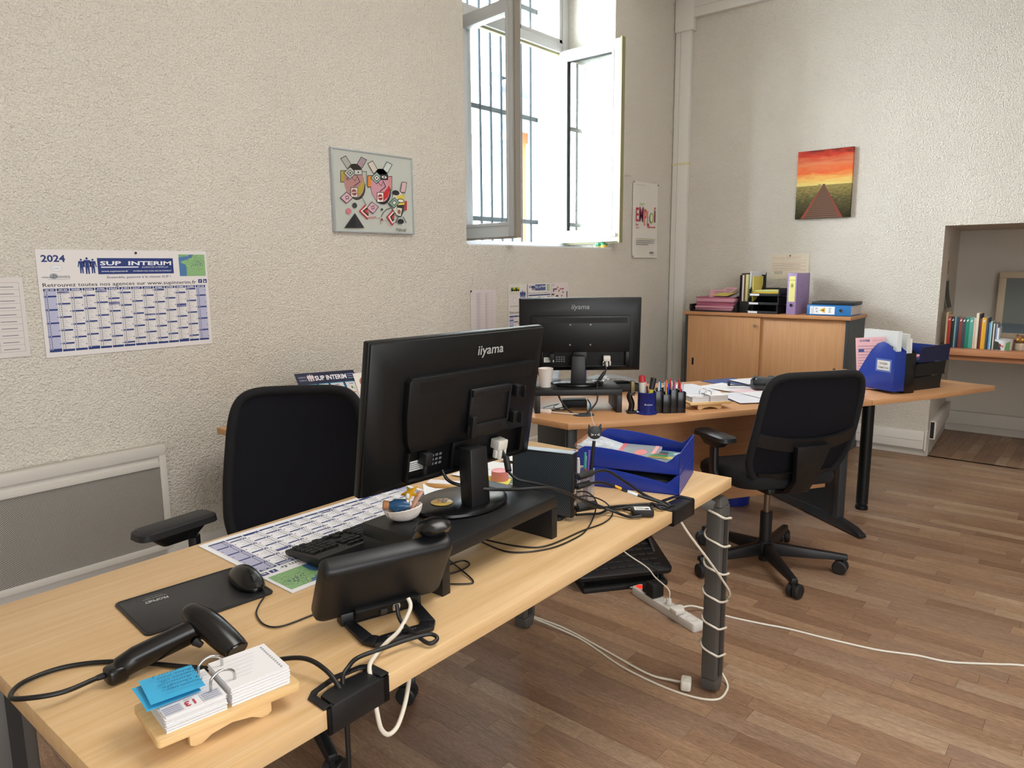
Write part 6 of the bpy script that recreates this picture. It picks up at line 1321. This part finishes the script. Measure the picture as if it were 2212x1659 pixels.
# ------------------------------------------------------------------ right wall
t = NT('sunset_canvas'); tc = t.new('ShaderNodeTexCoord'); sp = t.new('ShaderNodeSeparateXYZ'); t.link(tc.outputs['Object'], sp.inputs[0]); z = t.math('DIVIDE', sp.outputs[2], .52)
n = t.noise(t.coords((1, 5, 26)), 1.0, 5, .6, 1.0); sky = t.ramp(t.math('ADD', z, t.math('MULTIPLY', t.math('SUBTRACT', n, .5), .28)), [(.50, lin('#e3cd7c')), (.58, lin('#e8b060')), (.70, lin('#e2683a')), (.80, lin('#d8845a')), (.92, lin('#c8402e')), (1, lin('#7a2f28'))])
n2 = t.noise(t.coords((1, 16, 60)), 2.0, 4); sea = t.ramp(t.math('ADD', t.math('MULTIPLY', z, .9), t.math('MULTIPLY', t.math('SUBTRACT', n2, .5), .5)), [(.0, lin('#2c2a1c')), (.25, lin('#5c5636')), (.45, lin('#9a8a52'))])
col = t.mix(t.math('GREATER_THAN', z, .487), sea, sky); t.set(.7, 0, .2, col); CANV = t.m
cn = thing('canvas_picture', 'sunset canvas of a wooden pier over the sea, on the right wall', 'picture', (RX, 1.693, 1.787))
MB().box(-.030, -.001, 0, .414, 0, .52).build('canvas', CANV, cn, bevel=.001)
p = Print(.0003); PX = lambda u, v: (u*.414, v*.52)
p.poly([PX(.12, 0), PX(.84, 0), PX(.52, .485), PX(.49, .485)], '#5e3f2a'); p.L = 2
k = 0; y = 0
while y < .46:
    f0 = y/.485; x0 = .12+(.49-.12)*f0; x1 = .84+(.52-.84)*f0; hgt = .014*(1-f0)+.002; p.poly([PX(x0+.02*(1-f0), y), PX(x1-.02*(1-f0), y), PX(x1-.02*(1-f0), y+hgt*.45), PX(x0+.02*(1-f0), y+hgt*.45)], '#7c5638' if k % 2 else '#3f291b'); y += hgt; k += 1
p.L = 3; p.poly([PX(.10, 0), PX(.17, 0), PX(.497, .485), PX(.488, .485)], '#8a3a26'); p.poly([PX(.80, 0), PX(.88, 0), PX(.523, .485), PX(.512, .485)], '#7a3424'); p.rect(*PX(.485, .485), *PX(.53, .50), '#33251c'); p.rect(*PX(.40, .493), *PX(.46, .50), '#33251c')
p.build('pier', frame((-.0305, .414, 0), (0, -1, 0), (0, 0, 1)), cn)
p = Print(); w, h = .31, .20; p.text('Planning SERVICES', .02, h-.038, .020, '#cfa59c', w=.22, shear=.3); p.rect(.2, h-.055, .29, h-.053, '#cfa59c')
for k in range(5): p.rect(.015, h-.075-.014*k, .015+.27*(1-.15*(k % 2)), h-.072-.014*k, '#8d8478' if k % 2 else '#c98a88')
p.rect(.03, .04, .1, .065, '#b5aa9c')
o = sheet_thing('notice_card', 'beige handwritten notice card pinned above the lilac binder', 'notice', frame((RX-.004, 2.292, 1.31), (0, -1, .02), (0, .02, 1)), w, h, M('#d6cbb6', .7), .0015, p); MB().ball((-.003, -.155, .19), .006, n=8).build('pin', M('#1a1a1a', .4), o)
# ------------------------------------------------------------------ niche shelf with books
sf = thing('niche_shelf', 'thick wooden shelf board across the wall niche', 'shelf', (0, 0, 0))
MB().prism([(RX-.02, -2.6), (7.15, -2.6), (7.15, 1.12), (RX-.02, 1.04)], .776, .820).build('board', SHELFW, sf, bevel=.002); MB().prism([(RX+.01, -2.6), (7.15, -2.6), (7.15, 1.11), (RX+.01, 1.035)], .738, .775).build('lower_board', SHELFW, sf, bevel=.002)
BK = [(.012, .255, '#cdbb94', 'cream book at the left end of the niche shelf', .02), (.021, .228, '#b43a34', 'red paperback with white mark on the niche shelf', 1), (.021, .225, '#24272c', 'black paperback with white mark on the niche shelf', 1), (.010, .225, '#6fa5a4', 'thin pale teal book next to the black paperback', 0), (.010, .224, '#33425e', 'thin navy book on the niche shelf', 0), (.008, .222, '#22283a', 'very thin dark book left of the brick red one', 0), (.020, .224, '#7c3a34', 'brick red mottled paperback on the niche shelf', 1), (.020, .222, '#37424e', 'slate grey paperback with white mark on the niche shelf', 1), (.022, .224, '#157a62', 'green paperback on the niche shelf', 1), (.026, .222, '#4f9c90', 'sea green thick paperback on the niche shelf', 1), (.012, .22, '#d8b9a4', 'pale pink narrow book beside the sea green one', 0), (.016, .255, '#d8cdb6', 'tall cream book on the niche shelf', 0), (.009, .25, '#3a2c2a', 'tall dark brown book behind the cream one', 0), (.010, .215, '#7a2c30', 'maroon narrow book left of the yellow one', 0), (.026, .224, '#d9a326', 'yellow paperback on the niche shelf', 1), (.010, .224, '#444f62', 'dull blue book right of the yellow one', 0), (.008, .19, '#20304a', 'dark blue slim booklet on the niche shelf', 0), (.008, .188, '#5f9ac8', 'light blue slim booklet on the niche shelf', 0), (.008, .2, '#a8cfc8', 'mint slim booklet on the niche shelf', 0), (.007, .19, '#2c2f36', 'black slim booklet on the niche shelf', 0), (.008, .185, '#d2cec6', 'off white slim booklet on the niche shelf', 0), (.008, .188, '#54483f', 'brown slim booklet on the niche shelf', 0), (.008, .182, '#8aa0c0', 'pale blue slim booklet on the niche shelf', 0), (.010, .155, '#e2e4e8', 'short white booklet at the right end of the books', 0)]
y = 1.005
for w, h, c_, lb, mk_ in BK:
    t = thing('book', lb, 'book', (6.10, y-w/2, .8205), 0, 'books on the niche shelf')
    MB().box(0, .15, -w/2, w/2, 0, h).build('cover', M(c_, .5), t, bevel=.0008); MB().box(.004, .152, -w/2+.0012, w/2-.0012, .004, h+.0004).build('pages', M('#d9d2c2', .8), t)
    if mk_ == 1: p = Print(.0003); p.disc(-.002, h-.026, .0045, '#eeeeee', 8, .006); p.rect(.0, h-.026, .004, h-.014, '#eeeeee'); p.build('spine_mark', frame((-.0004, 0, 0), (0, -1, 0), (0, 0, 1)), t)
    y -= w+.0006
tn = thing('paint_tin', 'small paint tin with a red M mark beside the books', 'tin', (6.13, .645, .8205)); MB().lathe([(.001, 0), (.052, 0), (.058, .072), (.060, .075), (.055, .076), (.053, .07), (.001, .069)], 28).build('tin', M('#dfe4ea', .4), tn, smooth=40)
p = Print(.0003); p.poly([(-.045, 0), (-.006, 0), (-.024, .055), (-.045, .06)], '#26352a'); p.poly([(.045, 0), (.014, 0), (.022, .05), (.045, .06)], '#4f7a42'); p.L = 2; p.text('M', -.006, .022, .022, '#b0283c', 'C', w=.024, bold=.06); p.text('33', .0, .010, .008, '#c9384a', 'C'); p.build('picture_label', frame((-.054, 0, .004), (0, -1, 0), (0, 0, 1)), tn)
MB().tube([(-.0, .062, .06), (.0, .07, .03), (0, .062, .02)], .0015, 5).build('handle', M('#8a8f94', .4, .6), tn)
fr = thing('beige_picture_frame', 'beige frame with a grey seascape leaning at the back of the niche', 'picture', (7.02, .815, .8205)); TL = Matrix.Rotation(R_(6), 4, 'Y')
a = MB(); a.T = TL
for q in ((-.55, 0, 0, .05), (-.55, 0, .49, .54), (-.05, 0, .05, .49), (-.55, -.50, .05, .49)): a.box(0, .025, q[0], q[1], q[2], q[3])
a.build('frame', M('#cdbfa6', .55), fr, bevel=.003)
t = NT('grey_seascape'); tc = t.new('ShaderNodeTexCoord'); sp = t.new('ShaderNodeSeparateXYZ'); t.link(tc.outputs['Object'], sp.inputs[0]); n = t.noise(t.coords((3, 3, 20)), 3, 4); t.set(.5, 0, .3, t.ramp(t.math('ADD', sp.outputs[2], t.math('MULTIPLY', n, .03)), [(.06, lin('#6f8089')), (.135, lin('#5f707c')), (.145, lin('#828a88')), (.5, lin('#7c8586'))])); a = MB(); a.T = TL; a.box(.010, .018, -.505, -.045, .045, .495); a.build('seascape', t.m, fr)
ow_ = thing('owl_figurine', 'brown owl figurine at the right edge beside the paint tin', 'figurine', (6.16, .548, .8205)); MB().lathe([(.001, 0), (.030, 0), (.036, .015), (.034, .05), (.001, .055)], 18).build('body', M('#c9bda8', .7, noise=.2, nscale=60), ow_, smooth=50); a = MB(); a.ball((0, 0, .075), .034, .036, .032, 16); a.build('head', M('#7a4f2c', .7, noise=.3, nscale=50), ow_, smooth=60)
a = MB(); a.ball((-.03, .014, .078), .008, n=10); a.ball((-.03, -.014, .078), .008, n=10); a.build('eyes', M('#d8b02c', .3), ow_, smooth=60)
for s in (-1, 1): MB().lathe([(.001, .02), (.012, 0)], 8, 0, Matrix.Translation((-.004, s*.022, .10))).build('ear', M('#6a4426', .7), ow_)
sdv = Vector((math.cos(sd), math.sin(sd), 0))
for nm, lb, x0, x1, z0, z1, c_, bl in (('photo_card', 'small photo card pinned high on the niche side wall', .12, .45, 1.345, 1.45, '#d6d2c8', '#b58a4a'), ('photo_card', 'dark curled photo card pinned low on the niche side wall', .20, .62, 1.08, 1.31, '#bdb8ae', '#3a3e3e')):
    o0 = Vector((RX, 1.05, 0))+sdv*x0; t = thing(nm, lb, 'photo', (o0.x, o0.y-.004, z0)); w, h = (x1-x0)*.8, z1-z0; F = frame((0, 0, 0), sdv, (0, 0, 1))
    a = MB(); a.T = F; a.sheet([[(w*j/3, h*i/6, (.035*(1-i/6)**2 if z0 < 1.2 else .004)) for j in range(4)] for i in range(7)], .001); a.build('card', M(c_, .6), t, smooth=60)
    a = MB(); a.T = F; a.sheet([[(w*(.06+.88*j/3), h*(.06+.88*i/6), (.035*(1-(.06+.88*i/6))**2 if z0 < 1.2 else .004)+.0012) for j in range(4)] for i in range(7)], .0004); a.build('picture', M(bl, .5, noise=.6, nscale=14), t, smooth=60)
# ------------------------------------------------------------------ floor things
bn = thing('waste_bin', 'blue plastic waste bin under the corner desk', 'bin', (4.10, 1.74, 0)); MB().lathe([(.001, 0), (.105, 0), (.11, .004), (.135, .28), (.139, .283), (.135, .286), (.130, .28), (.104, .01), (.001, .009)], 32).build('bucket', M('#16257e', .4), bn, smooth=40)
MB().box(-.03, .03, -.139, -.133, .19, .205).build('label', PAPER, bn)
fo = thing('footrest', 'black tilted footrest on the floor under the front desk', 'footrest', (2.72, 1.69, 0), R_(-37)); MB().box(-.20, .20, -.13, .13, 0, .022).build('base', BLACKM, fo, bevel=.004)
for s in (-1, 1): MB().prism([(-.10, .02), (.12, .02), (.10, .14), (.06, .15), (-.06, .06)], -.006, .006, 0, Matrix.Translation((s*.19, 0, 0)) @ Matrix.Rotation(R_(90), 4, 'Z') @ Matrix.Rotation(R_(90), 4, 'X')).build('support', BLACKM, fo)
a = MB(); a.T = T3((0, .02, .10), 0, R_(15)); a.prism(rrect(.46, .30, .03, 4), -.012, .012); a.build('platform', BLACKP, fo, bevel=.005)
for k in range(9):
    for j in range(6): 
        a = MB(); a.T = T3((0, .02, .10), 0, R_(15)); a.box(-.19+.042*k, -.155+.042*k, -.11+.038*j, -.10+.038*j, .011, .016); a.build('grip_rib', M('#1f2022', .6), fo)
ps = thing('power_strip', 'white multi socket power strip on the floor with a lit red switch', 'power strip', (2.572, 1.352, 0), math.atan2(1.193-1.523, 2.473-2.603))
PLN = .40; MB().prism(rrect(PLN, .056, .012, 4), 0, .036).build('body', M('#d5d2cc', .45), ps, bevel=.004)
MB().box(-.188, -.160, -.012, .012, .034, .041).build('switch', M('#e02818', .3, emit=1.5), ps, bevel=.003)
for k in range(5):
    x = -.115+.068*k; o = MB().lathe([(.024, .034), (.0245, .0368), (.021, .0372), (.0205, .030), (.001, .030)], 24, 0, Matrix.Translation((x, 0, 0))).build('socket', M('#c4c1bb', .5), ps, smooth=40)
    for s in (-1, 1): MB().cyl((x+s*.0095, 0, .0295), (x+s*.0095, 0, .0308), .0026, 8).build('socket_hole', M('#111111', .6), o)
psm = Matrix.Translation((2.572, 1.352, 0)) @ Matrix.Rotation(math.atan2(1.193-1.523, 2.473-2.603), 4, 'Z')
def onps(x, y, z): v = psm @ Vector((x, y, z)); return (v.x, v.y, v.z)
ad2 = thing('plug_transformer', 'black plug-in transformer on the white power strip', 'adapter', onps(-.075, 0, .0375), math.atan2(-.33, -.13)); MB().box(-.026, .026, -.03, .03, 0, .062).build('case', BLACKM, ad2, bevel=.005); MB().box(-.02, .02, .0302, .0306, .012, .04).build('rating_label', M('#9a9a96', .6), ad2)
pb = thing('black_plug', 'round black plug next to the transformer on the power strip', 'plug', onps(-.128, 0, .0375), 0); MB().lathe([(.001, 0), (.018, 0), (.018, .022), (.012, .03), (.001, .03)], 18).build('body', BLACKM, pb, smooth=40)
def wplug(label, x, dirv, path, r=.003, mat=CABLEW):
    def f(t): a = MB(); a.cyl(onps(x, 0, .0375), onps(x, 0, .062), .014, 14, r2=.010); a.build('plug', M('#d9d6ce', .45), t, smooth=40)
    return cable('plug_lead', label, [onps(x, 0, .06)]+path, r, mat, f)
wplug('white plug with lead rising towards the footrest', .018, 0, [onps(.015, .0, .10), (2.60, 1.42, .12), (2.63, 1.48, .14), (2.56, 1.56, .22), (2.5, 1.62, .34)])
cable('black_lead', 'black lead from the transformer rising under the desk', [onps(-.075, .0, .095), onps(-.078, .02, .12), (2.66, 1.46, .13), (2.60, 1.53, .18), (2.52, 1.58, .27)], .0028, CABLEB)
cable('strip_feed', 'white feed cable of the power strip running under the desk', [onps(-.2, 0, .018), (2.66, 1.57, .008), (2.64, 1.70, .004), (2.61, 1.82, .004), (2.55, 2.0, .004)], .0042, M('#d8d4cc', .5))
def wpl(t):
    a = MB(); a.cyl(onps(.086, 0, .0375), onps(.086, 0, .058), .016, 14); a.build('plug', M('#dedbd4', .4), t, smooth=40); a = MB(); a.T = psm @ Matrix.Translation((.086, 0, .05)); a.box(-.012, .03, -.045, .0, -.010, .010); a.build('plug_body', M('#dedbd4', .4), t, bevel=.004)
cable('floor_cable', 'white cable running across the wooden floor to the right edge', [onps(.10, -.04, .05), (2.62, 1.27, .03), (2.684, 1.214, .005), (2.683, 1.132, .004), (2.71, 1.0, .004), (2.736, .905, .004), (2.754, .769, .004), (2.767, .688, .004), (2.79, .581, .004), (2.838, .467, .004), (2.863, .367, .004), (2.951, .237, .004), (3.005, .157, .004), (3.10, -.05, .004), (3.2, -.4, .004)], .0042, M('#dcd7cc', .5), wpl)
lx, ly = 2.166, .958       # right front desk leg
pts = []
for k in range(0, 61):
    q = k/61*2*math.pi*5.6+2.2; c_, s_ = math.cos(q), math.sin(q); pts.append((lx+.0435*math.copysign(abs(c_)**.6, c_), ly+.034*math.copysign(abs(s_)**.6, s_), .655-.54*k/61))
cable('leg_cable', 'beige cable spiralling down the right front desk leg', [(1.86, .945, .70), (1.90, .93, .64), (2.0, .91, .53), (2.10, .905, .43), (2.185, .915, .35), (2.216, .955, .30), (2.19, 1.0, .26)], .0038, CABLEW)
cable('leg_cable', 'beige cable wound in tight turns around the right front desk leg', [(2.11, 1.03, .70), (2.12, .995, .685)]+pts, .0038, CABLEW, lambda t: MB().prism(rrect(.05, .035, .008), 0, .035, 0, T3((2.11, 1.025, .002), .4)).build('extension_socket', M('#d9d4c8', .45), t, bevel=.006), n=6)
cable('leg_floor_cable', 'beige cable lying on the floor between the two right desk legs, upper one', [(2.15, 1.72, .02), (2.176, 1.585, .004), (2.14, 1.375, .004), (2.10, 1.171, .005), (2.11, 1.08, .01), (2.11, 1.04, .018)], .0042, CABLEW)
cable('leg_floor_cable', 'beige cable lying on the floor between the two right desk legs, passing round the foot', [(2.14, 1.72, .02), (2.151, 1.501, .004), (2.085, 1.271, .004), (2.065, 1.098, .004), (2.075, .981, .004), (2.11, .915, .004), (2.17, .908, .004), (2.222, .93, .012), (2.215, .99, .09), (2.15, 1.0, .17)], .004, CABLEW)
